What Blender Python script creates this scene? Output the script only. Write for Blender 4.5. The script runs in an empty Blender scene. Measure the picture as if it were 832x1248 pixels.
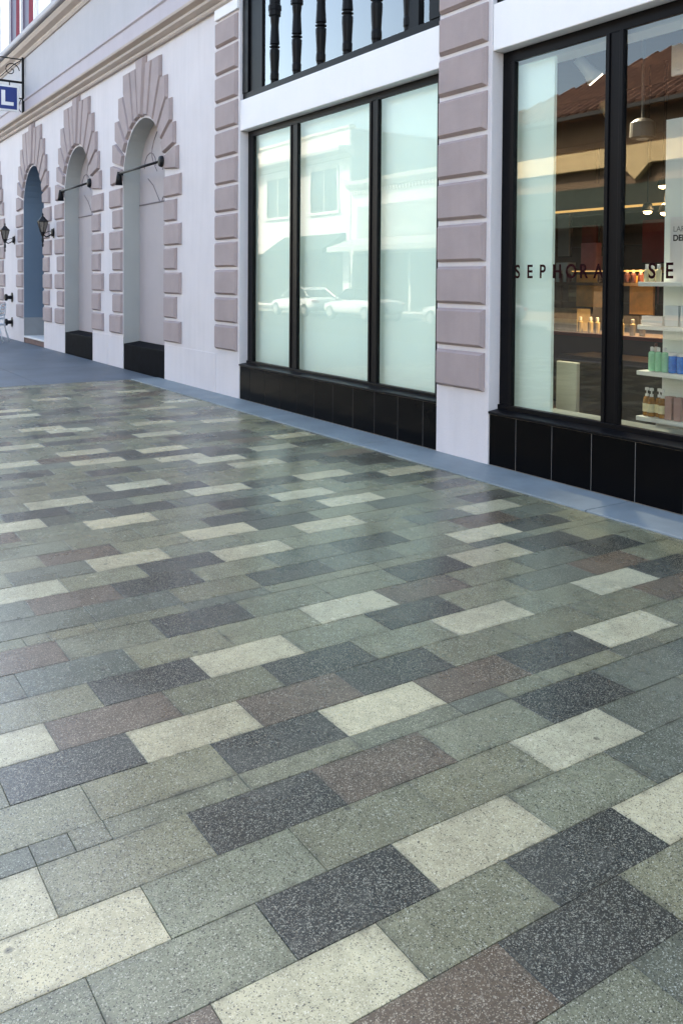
import bpy, bmesh, math, random
from mathutils import Vector, Matrix
random.seed(7)
S = bpy.context.scene
C = S.collection
PI = math.pi

# ------------------------------------------------------------------ materials
def new_mat(name):
    m = bpy.data.materials.new(name); m.use_nodes = True
    nt = m.node_tree
    return m, nt, nt.nodes['Principled BSDF']

def nd(nt, kind, **kw):
    n = nt.nodes.new(kind)
    for k, v in kw.items():
        if k in n.inputs: n.inputs[k].default_value = v
        else: setattr(n, k, v)
    return n

def c4(c): return (c[0], c[1], c[2], 1.0)

def coords(nt):
    return nd(nt, 'ShaderNodeTexCoord').outputs['Object']

def mixcol(nt, fac, a, b, mode='MIX'):
    n = nt.nodes.new('ShaderNodeMix'); n.data_type = 'RGBA'; n.blend_type = mode
    for s, v in ((n.inputs['Factor'], fac), (n.inputs[6], a), (n.inputs[7], b)):
        if hasattr(v, 'links'): nt.links.new(v, s)
        elif isinstance(v, (tuple, list)): s.default_value = c4(v)
        else: s.default_value = v
    return n.outputs[2]

def ramp(nt, fac, stops):
    r = nt.nodes.new('ShaderNodeValToRGB')
    el = r.color_ramp.elements
    while len(el) < len(stops): el.new(0.5)
    for e, (p, c) in zip(el, stops):
        e.position = p
        e.color = (c, c, c, 1) if not isinstance(c, (tuple, list)) else c4(c)
    nt.links.new(fac, r.inputs[0])
    return r.outputs[0]

def mat(name, col, rough=0.6, var=0.12, scale=3.0, grain=0.0, gscale=150.0, bump=0.0, metal=0.0, spec=0.5, streak=0.0, coat=0.0, ior=1.5):
    m, nt, b = new_mat(name)
    L = nt.links
    tc = coords(nt)
    n1 = nd(nt, 'ShaderNodeTexNoise', Scale=scale, Detail=6.0, Roughness=0.6); L.new(tc, n1.inputs['Vector'])
    f = ramp(nt, n1.outputs['Fac'], [(0.3, 0.0), (0.7, 1.0)])
    lo = tuple(c*(1-var) for c in col); hi = tuple(min(1, c*(1+var)) for c in col)
    out = mixcol(nt, f, lo, hi)
    if streak:
        mp = nd(nt, 'ShaderNodeMapping'); mp.inputs['Scale'].default_value = (6.0, 6.0, 0.5); L.new(tc, mp.inputs[0])
        n2 = nd(nt, 'ShaderNodeTexNoise', Scale=1.6, Detail=5.0); L.new(mp.outputs[0], n2.inputs['Vector'])
        f2 = ramp(nt, n2.outputs['Fac'], [(0.45, 0.0), (0.75, streak)])
        out = mixcol(nt, f2, out, tuple(c*0.6 for c in col))
    if grain:
        n3 = nd(nt, 'ShaderNodeTexNoise', Scale=gscale, Detail=2.0); L.new(tc, n3.inputs['Vector'])
        g = ramp(nt, n3.outputs['Fac'], [(0.35, 1-grain), (0.65, 1.0)])
        out = mixcol(nt, 1.0, out, g, 'MULTIPLY')
    L.new(out, b.inputs['Base Color'])
    b.inputs['Roughness'].default_value = rough
    b.inputs['Metallic'].default_value = metal
    b.inputs['Specular IOR Level'].default_value = spec
    b.inputs['Coat Weight'].default_value = coat
    b.inputs['IOR'].default_value = ior
    if bump:
        nb = nd(nt, 'ShaderNodeTexNoise', Scale=gscale*0.4, Detail=4.0); L.new(tc, nb.inputs['Vector'])
        bp = nd(nt, 'ShaderNodeBump', Strength=bump, Distance=0.01); L.new(nb.outputs['Fac'], bp.inputs['Height'])
        L.new(bp.outputs[0], b.inputs['Normal'])
    return m

def emit(name, col, strength):
    m, nt, b = new_mat(name)
    b.inputs['Base Color'].default_value = c4(col)
    b.inputs['Emission Color'].default_value = c4(col)
    b.inputs['Emission Strength'].default_value = strength
    return m

def glass_mat(name, tint, k=1.8):
    m, nt, b = new_mat(name)
    nt.nodes.remove(b)
    L = nt.links
    o = nt.nodes['Material Output']
    t = nd(nt, 'ShaderNodeBsdfTransparent'); t.inputs[0].default_value = c4(tint)
    g = nd(nt, 'ShaderNodeBsdfGlossy'); g.inputs['Roughness'].default_value = 0.0
    g.inputs['Color'].default_value = (1, 1, 1, 1)
    fr = nd(nt, 'ShaderNodeFresnel', IOR=1.52)
    # faint float-glass waviness
    tc = coords(nt)
    nz = nd(nt, 'ShaderNodeTexNoise', Scale=1.3, Detail=1.0); L.new(tc, nz.inputs['Vector'])
    bp = nd(nt, 'ShaderNodeBump', Strength=0.04, Distance=0.01); L.new(nz.outputs['Fac'], bp.inputs['Height'])
    L.new(bp.outputs[0], g.inputs['Normal'])
    mu = nd(nt, 'ShaderNodeMath', operation='MULTIPLY', use_clamp=True); mu.inputs[1].default_value = k
    L.new(fr.outputs[0], mu.inputs[0])
    mx = nd(nt, 'ShaderNodeMixShader')
    L.new(mu.outputs[0], mx.inputs[0]); L.new(t.outputs[0], mx.inputs[1]); L.new(g.outputs[0], mx.inputs[2])
    L.new(mx.outputs[0], o.inputs['Surface'])
    return m

def paver_mat(name, base, dark, light, dfrac, lfrac, rough=0.28):
    """ground terrazzo-faced concrete: matrix colour with dark and pale stone chips"""
    m, nt, b = new_mat(name)
    L = nt.links
    tc = coords(nt)
    at = nd(nt, 'ShaderNodeAttribute', attribute_name='tone')
    # matrix with cloudy variation
    n1 = nd(nt, 'ShaderNodeTexNoise', Scale=9.0, Detail=6.0, Roughness=0.65); L.new(tc, n1.inputs['Vector'])
    f = ramp(nt, n1.outputs['Fac'], [(0.28, 0.74), (0.72, 1.16)])
    out = mixcol(nt, 1.0, base, f, 'MULTIPLY')
    out = mixcol(nt, 1.0, out, at.outputs['Color'], 'MULTIPLY')
    for sc, dr, lr, d in ((175.0, dfrac, lfrac, 0.0), (330.0, dfrac*1.6, lfrac*1.6, 3.7)):
        mp = nd(nt, 'ShaderNodeMapping'); mp.inputs['Location'].default_value = (d, d*0.7, 0); L.new(tc, mp.inputs[0])
        v = nd(nt, 'ShaderNodeTexVoronoi', Scale=sc); v.voronoi_dimensions = '2D'; L.new(mp.outputs[0], v.inputs['Vector'])
        sp = nd(nt, 'ShaderNodeSeparateColor'); L.new(v.outputs['Color'], sp.inputs[0])
        blob = ramp(nt, v.outputs['Distance'], [(0.38, 1.0), (0.52, 0.0)])
        def pick(ch, frac):
            a = nd(nt, 'ShaderNodeMath', operation='LESS_THAN'); a.inputs[1].default_value = frac; L.new(sp.outputs[ch], a.inputs[0])
            q = nd(nt, 'ShaderNodeMath', operation='MULTIPLY'); L.new(a.outputs[0], q.inputs[0]); L.new(blob, q.inputs[1])
            return q.outputs[0]
        dk = mixcol(nt, sp.outputs[2], dark, tuple(0.25*p+0.75*q for p, q in zip(dark, base)))
        out = mixcol(nt, pick(0, dr), out, dk)
        lt = mixcol(nt, sp.outputs[2], light, tuple(0.15*p+0.85*q for p, q in zip(light, base)))
        out = mixcol(nt, pick(1, lr), out, lt)
    # mottled wear at hand size
    n5 = nd(nt, 'ShaderNodeTexNoise', Scale=42.0, Detail=5.0, Roughness=0.7); L.new(tc, n5.inputs['Vector'])
    out = mixcol(nt, 1.0, out, ramp(nt, n5.outputs['Fac'], [(0.3, 0.84), (0.7, 1.10)]), 'MULTIPLY')
    # foot-worn grime in large soft patches
    n4 = nd(nt, 'ShaderNodeTexNoise', Scale=1.7, Detail=7.0, Roughness=0.6); L.new(tc, n4.inputs['Vector'])
    gr = ramp(nt, n4.outputs['Fac'], [(0.36, 0.80), (0.62, 1.0)])
    out = mixcol(nt, 1.0, out, gr, 'MULTIPLY')
    # dirt held along the joints, broken up by noise; trodden gum spots
    ga = nd(nt, 'ShaderNodeAttribute', attribute_name='grime')
    n6 = nd(nt, 'ShaderNodeTexNoise', Scale=7.0, Detail=6.0, Roughness=0.7); L.new(tc, n6.inputs['Vector'])
    gm = nd(nt, 'ShaderNodeMath', operation='MULTIPLY'); L.new(ga.outputs['Fac'], gm.inputs[0]); L.new(ramp(nt, n6.outputs['Fac'], [(0.42, 0.0), (0.68, 0.75)]), gm.inputs[1])
    out = mixcol(nt, gm.outputs[0], out, (0.060, 0.055, 0.038))
    gv = nd(nt, 'ShaderNodeTexVoronoi', Scale=2.3); gv.voronoi_dimensions = '2D'; L.new(tc, gv.inputs['Vector'])
    gs = nd(nt, 'ShaderNodeSeparateColor'); L.new(gv.outputs['Color'], gs.inputs[0])
    ga2 = nd(nt, 'ShaderNodeMath', operation='LESS_THAN'); ga2.inputs[1].default_value = 0.4; L.new(gs.outputs[0], ga2.inputs[0])
    gp_ = nd(nt, 'ShaderNodeMath', operation='MULTIPLY'); L.new(ga2.outputs[0], gp_.inputs[0]); L.new(ramp(nt, gv.outputs['Distance'], [(0.018, 0.6), (0.032, 0.0)]), gp_.inputs[1])
    out = mixcol(nt, gp_.outputs[0], out, (0.05, 0.046, 0.038))
    L.new(out, b.inputs['Base Color'])
    r = ramp(nt, n4.outputs['Fac'], [(0.35, rough-0.09), (0.65, rough+0.06)])
    L.new(r, b.inputs['Roughness'])
    nb = nd(nt, 'ShaderNodeTexNoise', Scale=120.0, Detail=3.0); L.new(tc, nb.inputs['Vector'])
    bp = nd(nt, 'ShaderNodeBump', Strength=0.10, Distance=0.004); L.new(nb.outputs['Fac'], bp.inputs['Height'])
    L.new(bp.outputs[0], b.inputs['Normal'])
    return m

M = {}
M['wall'] = mat('lavender_stucco', (0.645, 0.607, 0.625), 0.75, 0.045, 1.2, 0.05, 160, 0.15, streak=0.13)
M['wall_grey'] = mat('grey_stucco', (0.44, 0.43, 0.46), 0.75, 0.05, 0.9, 0.05, 160, 0.12, streak=0.10)
M['fascia'] = mat('mauve_fascia', (0.46, 0.42, 0.46), 0.75, 0.05, 0.9, 0.05, 160, 0.12, streak=0.08)
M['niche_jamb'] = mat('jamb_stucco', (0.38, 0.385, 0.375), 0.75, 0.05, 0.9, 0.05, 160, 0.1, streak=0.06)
M['tracery'] = mat('dark_grey_tracery', (0.20, 0.175, 0.185), 0.8, 0.1, 6)  # ornament lines, darker than the niche behind
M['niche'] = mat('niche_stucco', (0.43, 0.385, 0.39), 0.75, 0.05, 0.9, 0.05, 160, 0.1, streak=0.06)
M['stone'] = mat('mauve_cast_stone', (0.365, 0.292, 0.290), 0.75, 0.10, 2.3, 0.14, 220, 0.2, streak=0.12)
M['white'] = mat('white_painted_plaster', (0.80, 0.785, 0.80), 0.55, 0.02, 1.5, 0.03, 200, 0.05, streak=0.03)
M['tan'] = mat('bounce_tan_moulding', (0.47, 0.40, 0.36), 0.7, 0.10, 1.5, 0.06, 160, 0.1, streak=0.12)  # shading and warm bounced light put into this tan
M['black_metal'] = mat('black_aluminium', (0.003, 0.003, 0.0042), 0.38, 0.15, 2.0, ior=1.22)
M['iron'] = mat('black_iron', (0.006, 0.006, 0.008), 0.5, 0.25, 20.0, ior=1.3)
M['tile'] = mat('polished_black_tile', (0.003, 0.003, 0.0035), 0.16, 0.2, 1.3, ior=1.13)
M['grout'] = mat('grey_grout', (0.22, 0.21, 0.20), 0.8, 0.1, 8)
M['sill_black'] = mat('black_granite', (0.006, 0.007, 0.010), 0.45, 0.5, 7.0, 0.4, 90, ior=1.06)
M['glass'] = glass_mat('shop_glass', (0.95, 0.985, 0.975), 1.7)
M['glass_clear'] = glass_mat('clear_shop_glass', (0.985, 1.0, 0.995), 1.0)
M['glass_up'] = glass_mat('transom_glass', (0.80, 0.88, 0.90), 3.2)
M['glow_film'] = mat('pale_added_glow_screen', (0.78, 0.97, 0.945), 0.6, 0.01, 0.6)
fb_ = M['glow_film'].node_tree.nodes['Principled BSDF']; fb_.inputs['Emission Color'].default_value = (0.66, 0.92, 1.0, 1); fb_.inputs['Emission Strength'].default_value = 0.021  # even glow added to brighten the screens; no lamp behind them
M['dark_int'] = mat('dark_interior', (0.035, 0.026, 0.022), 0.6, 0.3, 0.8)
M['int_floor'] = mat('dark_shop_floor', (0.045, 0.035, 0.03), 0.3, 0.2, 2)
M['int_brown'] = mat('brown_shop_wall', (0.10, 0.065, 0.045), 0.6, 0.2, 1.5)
M['int_white'] = mat('white_display_laminate', (0.80, 0.86, 0.84), 0.45, 0.02, 3)
M['ledge_grey'] = mat('grey_green_ledge', (0.26, 0.31, 0.30), 0.5, 0.03, 3)
M['cream_board'] = mat('cream_panel', (0.66, 0.68, 0.58), 0.5, 0.03, 3)
M['black_board'] = mat('black_lacquer', (0.008, 0.008, 0.008), 0.35, 0.1, 3)
M['curb'] = mat('blue_grey_kerbstone', (0.192, 0.232, 0.255), 0.55, 0.18, 2.2, 0.14, 260, 0.15)
M['concrete'] = mat('dark_concrete', (0.088, 0.110, 0.135), 0.55, 0.26, 0.9, 0.15, 230, 0.2)
M['joint'] = mat('sand_joint', (0.085, 0.080, 0.058), 0.9, 0.25, 14)
M['asphalt'] = mat('asphalt', (0.035, 0.035, 0.037), 0.8, 0.2, 2, 0.3, 120, 0.3)
M['far_paving'] = mat('far_sidewalk', (0.20, 0.195, 0.185), 0.8, 0.1, 1.5, 0.1, 90)
M['kerb_far'] = mat('concrete_kerb', (0.32, 0.31, 0.29), 0.8, 0.1, 3, 0.1, 90)
M['paint'] = mat('road_paint', (0.72, 0.71, 0.66), 0.7, 0.15, 6)
M['P_G'] = paver_mat('green_grey_paver', (0.232, 0.222, 0.134), (0.022, 0.022, 0.018), (0.50, 0.48, 0.37), 0.17, 0.10)
M['P_C'] = paver_mat('cream_paver', (0.535, 0.48, 0.305), (0.075, 0.066, 0.050), (0.68, 0.63, 0.46), 0.12, 0.10)
M['P_D'] = paver_mat('charcoal_paver', (0.052, 0.051, 0.039), (0.010, 0.010, 0.008), (0.36, 0.34, 0.26), 0.16, 0.20)
M['P_B'] = paver_mat('brown_paver', (0.140, 0.103, 0.068), (0.030, 0.026, 0.020), (0.44, 0.38, 0.28), 0.12, 0.15)
M['P_N'] = paver_mat('blue_grey_paver', (0.150, 0.154, 0.106), (0.020, 0.021, 0.018), (0.42, 0.42, 0.34), 0.16, 0.10)
M['door_blue'] = mat('blue_grey_paint', (0.13, 0.185, 0.25), 0.5, 0.05, 0.8)
M['jamb_grey'] = mat('grey_stone', (0.27, 0.28, 0.29), 0.6, 0.1, 2)
M['marble'] = mat('white_stone_step', (0.66, 0.65, 0.64), 0.5, 0.06, 4)
M['red_brick'] = mat('red_brown_riser', (0.13, 0.075, 0.07), 0.7, 0.2, 6)
M['sign_blue'] = mat('blue_enamel', (0.012, 0.035, 0.19), 0.3, 0.05, 3)
M['sign_white'] = mat('white_enamel', (0.80, 0.80, 0.80), 0.35, 0.02, 3)
M['lantern_glass'] = mat('smoked_lantern_glass', (0.17, 0.15, 0.13), 0.15, 0.3, 30)
M['chair'] = mat('white_powder_coat', (0.62, 0.66, 0.70), 0.4, 0.05, 4)
M['purple'] = mat('dark_plum_glass', (0.045, 0.018, 0.06), 0.3, 0.2, 1, ior=1.15)
M['red_frame'] = mat('red_curtain', (0.22, 0.012, 0.035), 0.6, 0.2, 6)
M['bldg_white'] = mat('white_far_stucco', (0.80, 0.775, 0.75), 0.85, 0.05, 0.8, 0.05, 30, streak=0.1)
M['bldg_trim'] = mat('far_trim', (0.72, 0.69, 0.62), 0.8, 0.05, 1)
M['bldg_side'] = mat('far_grey_green_wall', (0.42, 0.44, 0.42), 0.85, 0.08, 0.8)
M['bldg_brown'] = mat('far_shade_brown_stucco', (0.27, 0.19, 0.125), 0.85, 0.15, 1.3, 0.1, 20)  # eave shade on the wall put into this brown
M['bldg_yellow'] = mat('far_painted_sun_band', (0.86, 0.66, 0.36), 0.8, 0.08, 1.2, 0.08, 25)  # sunlight on a strip of wall put into this ochre
M['bldg_dark'] = mat('far_shop_dark', (0.035, 0.036, 0.035), 0.4, 0.2, 1)
M['bldg_glass'] = mat('far_window_glass', (0.06, 0.08, 0.085), 0.08, 0.2, 1)
M['awning'] = mat('dark_green_awning', (0.035, 0.055, 0.045), 0.8, 0.1, 2)
M['awning_white'] = mat('white_awning', (0.50, 0.49, 0.46), 0.8, 0.05, 2)
M['car_white'] = mat('white_car_paint', (0.80, 0.80, 0.79), 0.25, 0.01, 2, coat=0.6)
M['car_grey'] = mat('grey_car_paint', (0.22, 0.24, 0.26), 0.25, 0.03, 2, coat=0.6)
M['car_glass'] = mat('car_window_glass', (0.015, 0.02, 0.022), 0.06, 0.1, 2)
M['rubber'] = mat('tyre_rubber', (0.018, 0.018, 0.018), 0.8, 0.1, 8)
M['alloy'] = mat('wheel_alloy', (0.62, 0.62, 0.62), 0.35, 0.05, 8, metal=0.6)
M['lens'] = mat('lamp_lens', (0.62, 0.62, 0.60), 0.15, 0.05, 10)
M['red_lens'] = mat('tail_lens', (0.35, 0.01, 0.01), 0.2, 0.05, 10)
M['letters'] = mat('dark_red_vinyl', (0.022, 0.005, 0.006), 0.8, 0.1, 9, ior=1.12)
M['black_ink'] = mat('black_ink', (0.02, 0.02, 0.02), 0.6, 0.1, 9)
M['grey_ink'] = mat('grey_ink', (0.22, 0.23, 0.23), 0.6, 0.1, 9)
M['lamp_white'] = mat('white_lamp_enamel', (0.82, 0.82, 0.80), 0.35, 0.02, 5)
M['lamp_grey'] = mat('grey_lamp_enamel', (0.085, 0.080, 0.068), 0.5, 0.05, 5)
M['lit_lens'] = emit('lit_lamp_lens', (1.0, .95, .85), 0.5)
M['bulb'] = emit('warm_bulb', (1.0, 0.66, 0.34), 2.5)
M['bulb_soft'] = emit('lit_cove', (1.0, 0.60, 0.22), 0.10)
M['orange_board'] = mat('orange_display_board', (0.80, 0.44, 0.12), 0.5, 0.25, 6)
M['red_board'] = mat('red_display_board', (0.16, 0.014, 0.014), 0.5, 0.2, 4)
M['pink_box'] = mat('pink_carton', (0.50, 0.16, 0.19), 0.5, 0.15, 14)
M['khaki_box'] = mat('khaki_carton', (0.32, 0.25, 0.14), 0.5, 0.25, 9)
M['mauve_box'] = mat('mauve_carton', (0.40, 0.26, 0.245), 0.5, 0.05, 9)
M['green_liq'] = mat('pale_green_bottle', (0.33, 0.72, 0.48), 0.12, 0.1, 14, coat=0.5)
M['blue_liq'] = mat('blue_jar', (0.03, 0.22, 0.70), 0.12, 0.25, 30, coat=0.5)
M['amber'] = mat('amber_bottle', (0.30, 0.13, 0.015), 0.10, 0.4, 22, coat=0.6)
M['label_cream'] = mat('cream_label', (0.72, 0.68, 0.45), 0.5, 0.1, 20)
M['pale_carton'] = mat('pale_blue_carton', (0.66, 0.76, 0.80), 0.45, 0.06, 12)
M['cap_white'] = mat('white_cap', (0.82, 0.84, 0.84), 0.3, 0.02, 9)
M['cap_brown'] = mat('brown_cap', (0.10, 0.035, 0.03), 0.3, 0.05, 9)

def tile_roof_mat():
    m, nt, b = new_mat('terracotta_tiles')
    L = nt.links; tc = coords(nt)
    n = nd(nt, 'ShaderNodeTexNoise', Scale=2.2, Detail=6.0); L.new(tc, n.inputs['Vector'])
    v = nd(nt, 'ShaderNodeTexVoronoi', Scale=4.5); L.new(tc, v.inputs['Vector'])
    a = mixcol(nt, n.outputs['Fac'], (0.13, 0.055, 0.036), (0.34, 0.19, 0.125))
    sp = nd(nt, 'ShaderNodeSeparateColor'); L.new(v.outputs['Color'], sp.inputs[0])
    f = ramp(nt, sp.outputs[0], [(0.2, 0.6), (0.9, 1.15)])
    L.new(mixcol(nt, 1.0, a, f, 'MULTIPLY'), b.inputs['Base Color'])
    b.inputs['Roughness'].default_value = 0.8
    return m
M['roof_tile'] = tile_roof_mat()

# ------------------------------------------------------------------ helpers
def obj(name, bm, m, parent=None, smooth=False, bevel=0.0):
    me = bpy.data.meshes.new(name)
    bmesh.ops.recalc_face_normals(bm, faces=bm.faces)
    bm.to_mesh(me); bm.free()
    for x in (m if isinstance(m, (list, tuple)) else [m]):
        me.materials.append(M[x])
    if smooth:
        for p in me.polygons: p.use_smooth = True
    o = bpy.data.objects.new(name, me); C.objects.link(o)
    if parent: o.parent = parent
    if bevel:
        md = o.modifiers.new('bevel', 'BEVEL'); md.width = bevel; md.segments = 2; md.limit_method = 'ANGLE'
    return o

def tag(o, label=None, cat=None, group=None, kind=None):
    if label: o['label'] = label
    if cat: o['category'] = cat
    if group: o['group'] = group
    if kind: o['kind'] = kind
    return o

def thing(name, label, cat, loc=(0, 0, 0), rz=0.0, group=None):
    o = bpy.data.objects.new(name, None); C.objects.link(o)
    o.empty_display_size = 0.2
    o.location = loc; o.rotation_euler = (0, 0, rz)
    return tag(o, label, cat, group)

def struct(name, bm, m):
    return tag(obj(name, bm, m), kind='structure')

def dup(root, loc, rz=None, label=None):
    kids = list(root.children)
    r = root.copy(); C.objects.link(r); r.location = loc
    if rz is not None: r.rotation_euler = (0, 0, rz)
    if label: r['label'] = label
    for ch in kids:
        c = ch.copy(); C.objects.link(c); c.parent = r
        for g in ch.children:
            d = g.copy(); C.objects.link(d); d.parent = c
    return r

def bx(bm, x0, x1, y0, y1, z0, z1, mi=0):
    v = [bm.verts.new(p) for p in ((x0,y0,z0),(x1,y0,z0),(x1,y1,z0),(x0,y1,z0),(x0,y0,z1),(x1,y0,z1),(x1,y1,z1),(x0,y1,z1))]
    for f in ((0,3,2,1),(4,5,6,7),(0,1,5,4),(1,2,6,5),(2,3,7,6),(3,0,4,7)):
        bm.faces.new([v[i] for i in f]).material_index = mi

def box(x0, x1, y0, y1, z0, z1):
    bm = bmesh.new(); bx(bm, x0, x1, y0, y1, z0, z1); return bm

def tube(bm, pts, r, n=8, caps=True):
    pts = [Vector(p) for p in pts]
    rs = r if isinstance(r, (list, tuple)) else [r]*len(pts)
    rings = []
    up = Vector((0, 0, 1))
    for i, p in enumerate(pts):
        d = (pts[min(i+1, len(pts)-1)] - pts[max(i-1, 0)]).normalized()
        a = d.cross(up)
        if a.length < 1e-3: a = d.cross(Vector((1, 0, 0)))
        a.normalize(); b = d.cross(a)
        rings.append([bm.verts.new(p + rs[i]*(a*math.cos(2*PI*k/n) + b*math.sin(2*PI*k/n))) for k in range(n)])
    for A, B in zip(rings, rings[1:]):
        for k in range(n): bm.faces.new((A[k], A[(k+1) % n], B[(k+1) % n], B[k]))
    if caps:
        bm.faces.new(rings[0][::-1]); bm.faces.new(rings[-1])

def lathe(bm, prof, n=16, loc=(0, 0, 0), axis='z'):
    rings = []
    for r, h in prof:
        ring = []
        for k in range(n):
            a = 2*PI*k/n
            p = (r*math.cos(a), r*math.sin(a), h) if axis == 'z' else (r*math.cos(a), h, r*math.sin(a))
            ring.append(bm.verts.new(Vector(p) + Vector(loc)))
        rings.append(ring)
    for A, B in zip(rings, rings[1:]):
        for k in range(n): bm.faces.new((A[k], A[(k+1) % n], B[(k+1) % n], B[k]))
    bm.faces.new(rings[0][::-1]); bm.faces.new(rings[-1])

def profile_x(bm, prof, x0, x1):
    """closed (y, z) profile swept along x"""
    a = [bm.verts.new((x0, y, z)) for y, z in prof]; b = [bm.verts.new((x1, y, z)) for y, z in prof]
    n = len(prof)
    for i in range(n): bm.faces.new((a[i], a[(i+1) % n], b[(i+1) % n], b[i]))
    bm.faces.new(a[::-1]); bm.faces.new(b)

def inset_poly(P, d):
    n = len(P); out = []
    area = sum(P[i][0]*P[(i+1) % n][1] - P[(i+1) % n][0]*P[i][1] for i in range(n))
    s = 1 if area > 0 else -1
    for i in range(n):
        p0, p1, p2 = Vector(P[i-1]), Vector(P[i]), Vector(P[(i+1) % n])
        e1 = (p1-p0).normalized(); e2 = (p2-p1).normalized()
        n1 = Vector((-e1.y, e1.x))*s; n2 = Vector((-e2.y, e2.x))*s
        k = (n1+n2); q = k.length_squared
        out.append(tuple(p1 + (k*2/q*d if q > 0.15 else n1*d)))
    return out

def block(bm, P, y, depth=0.05, gap=0.014, bev=0.035):
    """a bevelled rusticated stone: outline P in (x, z) on the plane y, standing out towards -y"""
    A = inset_poly(P, gap); B = inset_poly(P, gap+bev)
    a = [bm.verts.new((x, y+0.01, z)) for x, z in A]
    c = [bm.verts.new((x, y-depth*0.3, z)) for x, z in A]
    b = [bm.verts.new((x, y-depth, z)) for x, z in B]
    n = len(P)
    for i in range(n):
        j = (i+1) % n
        bm.faces.new((a[i], a[j], c[j], c[i])); bm.faces.new((c[i], c[j], b[j], b[i]))
    bm.faces.new(b)

def text_mesh(s, size, m, name, parent, loc, rot=(PI/2, 0, 0), spacing=1.0, extrude=0.001, xscale=1.0, bold=0.0):
    cu = bpy.data.curves.new('txt', 'FONT'); cu.body = s; cu.size = size; cu.space_character = spacing; cu.extrude = extrude; cu.offset = bold
    t = bpy.data.objects.new('txt', cu); C.objects.link(t)
    bpy.context.view_layer.update()
    me = bpy.data.meshes.new_from_object(t.evaluated_get(bpy.context.evaluated_depsgraph_get()))
    bpy.data.objects.remove(t)
    me.transform(Matrix.Diagonal((xscale, 1, 1, 1)))
    me.materials.clear(); me.materials.append(M[m])
    o = bpy.data.objects.new(name, me); C.objects.link(o)
    o.location = loc; o.rotation_euler = rot
    if parent: o.parent = parent
    return o

# ------------------------------------------------------------------ camera
f_px, ppy = 1052.8, 370.54
pitch, yaw, roll = 0.0275327, 0.577871, 0.0065025
fwd = Vector((-math.cos(yaw), math.sin(yaw), 0)); right = Vector((math.sin(yaw), math.cos(yaw), 0)); up = Vector((0, 0, 1))
fw = fwd*math.cos(pitch) - up*math.sin(pitch); u = up*math.cos(pitch) + fwd*math.sin(pitch)
r2 = right*math.cos(roll) + u*math.sin(roll); u2 = u*math.cos(roll) - right*math.sin(roll)
cam = bpy.data.cameras.new('camera'); co = bpy.data.objects.new('camera', cam); C.objects.link(co)
mw = Matrix((r2, u2, -fw)).transposed().to_4x4(); mw.translation = Vector((0, 0, 1.6))
co.matrix_world = mw
cam.sensor_fit = 'HORIZONTAL'; cam.sensor_width = 36.0
cam.lens = 36.0*f_px/832.0
cam.shift_x = 0.0; cam.shift_y = -(624.0-ppy)/832.0
cam.clip_start = 0.05; cam.clip_end = 2000
S.camera = co

# ------------------------------------------------------------------ light
W = bpy.data.worlds.new('World'); S.world = W; W.use_nodes = True
SUN_EL, SUN_AZ = math.radians(44), math.radians(-24)      # azimuth from +y towards +x
sky = W.node_tree.nodes.new('ShaderNodeTexSky'); sky.sky_type = 'NISHITA'; sky.sun_disc = False
sky.sun_elevation = SUN_EL; sky.sun_rotation = SUN_AZ
sky.air_density = 1.0; sky.dust_density = 2.0; sky.ozone_density = 1.0
bg = W.node_tree.nodes['Background']; bg.inputs[1].default_value = 0.12
W.node_tree.links.new(sky.outputs[0], bg.inputs[0])
sun = bpy.data.lights.new('sun', 'SUN'); sun.energy = 2.2; sun.angle = math.radians(0.5); sun.color = (1.0, 0.97, 0.93)
so = bpy.data.objects.new('sun', sun); C.objects.link(so)
sd = Vector((math.sin(SUN_AZ)*math.cos(SUN_EL), math.cos(SUN_AZ)*math.cos(SUN_EL), math.sin(SUN_EL)))
so.rotation_euler = sd.to_track_quat('Z', 'Y').to_euler()
so.location = (0, 30, 40)
S.view_settings.view_transform = 'Standard'; S.view_settings.look = 'None'; S.view_settings.gamma = 1.0
S.view_settings.use_curve_mapping = False
S.view_settings.exposure = 2.94
S.view_settings.use_white_balance = True
S.view_settings.white_balance_temperature = 7900
S.view_settings.white_balance_tint = 8
S.cycles.max_bounces = 10; S.cycles.diffuse_bounces = 5; S.cycles.transparent_max_bounces = 12; S.cycles.glossy_bounces = 5
S.cycles.sample_clamp_indirect = 6.0
S.cycles.use_denoising = True

# ------------------------------------------------------------------ ground
YW = 5.15                      # wall face
YC = 4.69                      # inner edge of the kerbstone strip
Y_END = -3.0                   # street kerb
X_END = -13.32                 # where the pavers stop
struct('ground', box(-300, 300, -300, 300, -0.30, -0.20), 'asphalt')
bm = bmesh.new(); bx(bm, -120, 120, -12.3, -3.2, -0.2, -0.14); struct('road', bm, 'asphalt')
bm = bmesh.new(); bx(bm, -120, 120, -3.2, -3.0, -0.2, 0.0); bx(bm, -120, 120, -12.5, -12.3, -0.2, 0.0); obj_k = struct('kerb', bm, 'kerb_far')
struct('far_sidewalk', box(-120, 120, -15.8, -12.5, -0.2, 0.0), 'far_paving')

# concrete beyond the pavers, in scored slabs
bm = bmesh.new()
bx(bm, -120, X_END-0.012, Y_END, YW-0.004, -0.2, -0.012)
for i in range(14):
    x1 = X_END-0.012 - i*2.4
    for y0, y1 in ((-3.0, -0.9), (-0.9, 1.2), (1.2, 3.3), (3.3, YW-0.004)):
        bx(bm, x1-2.394, x1, y0+0.003, y1-0.003, -0.012, 0.0)
struct('sidewalk', bm, 'concrete')

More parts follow.
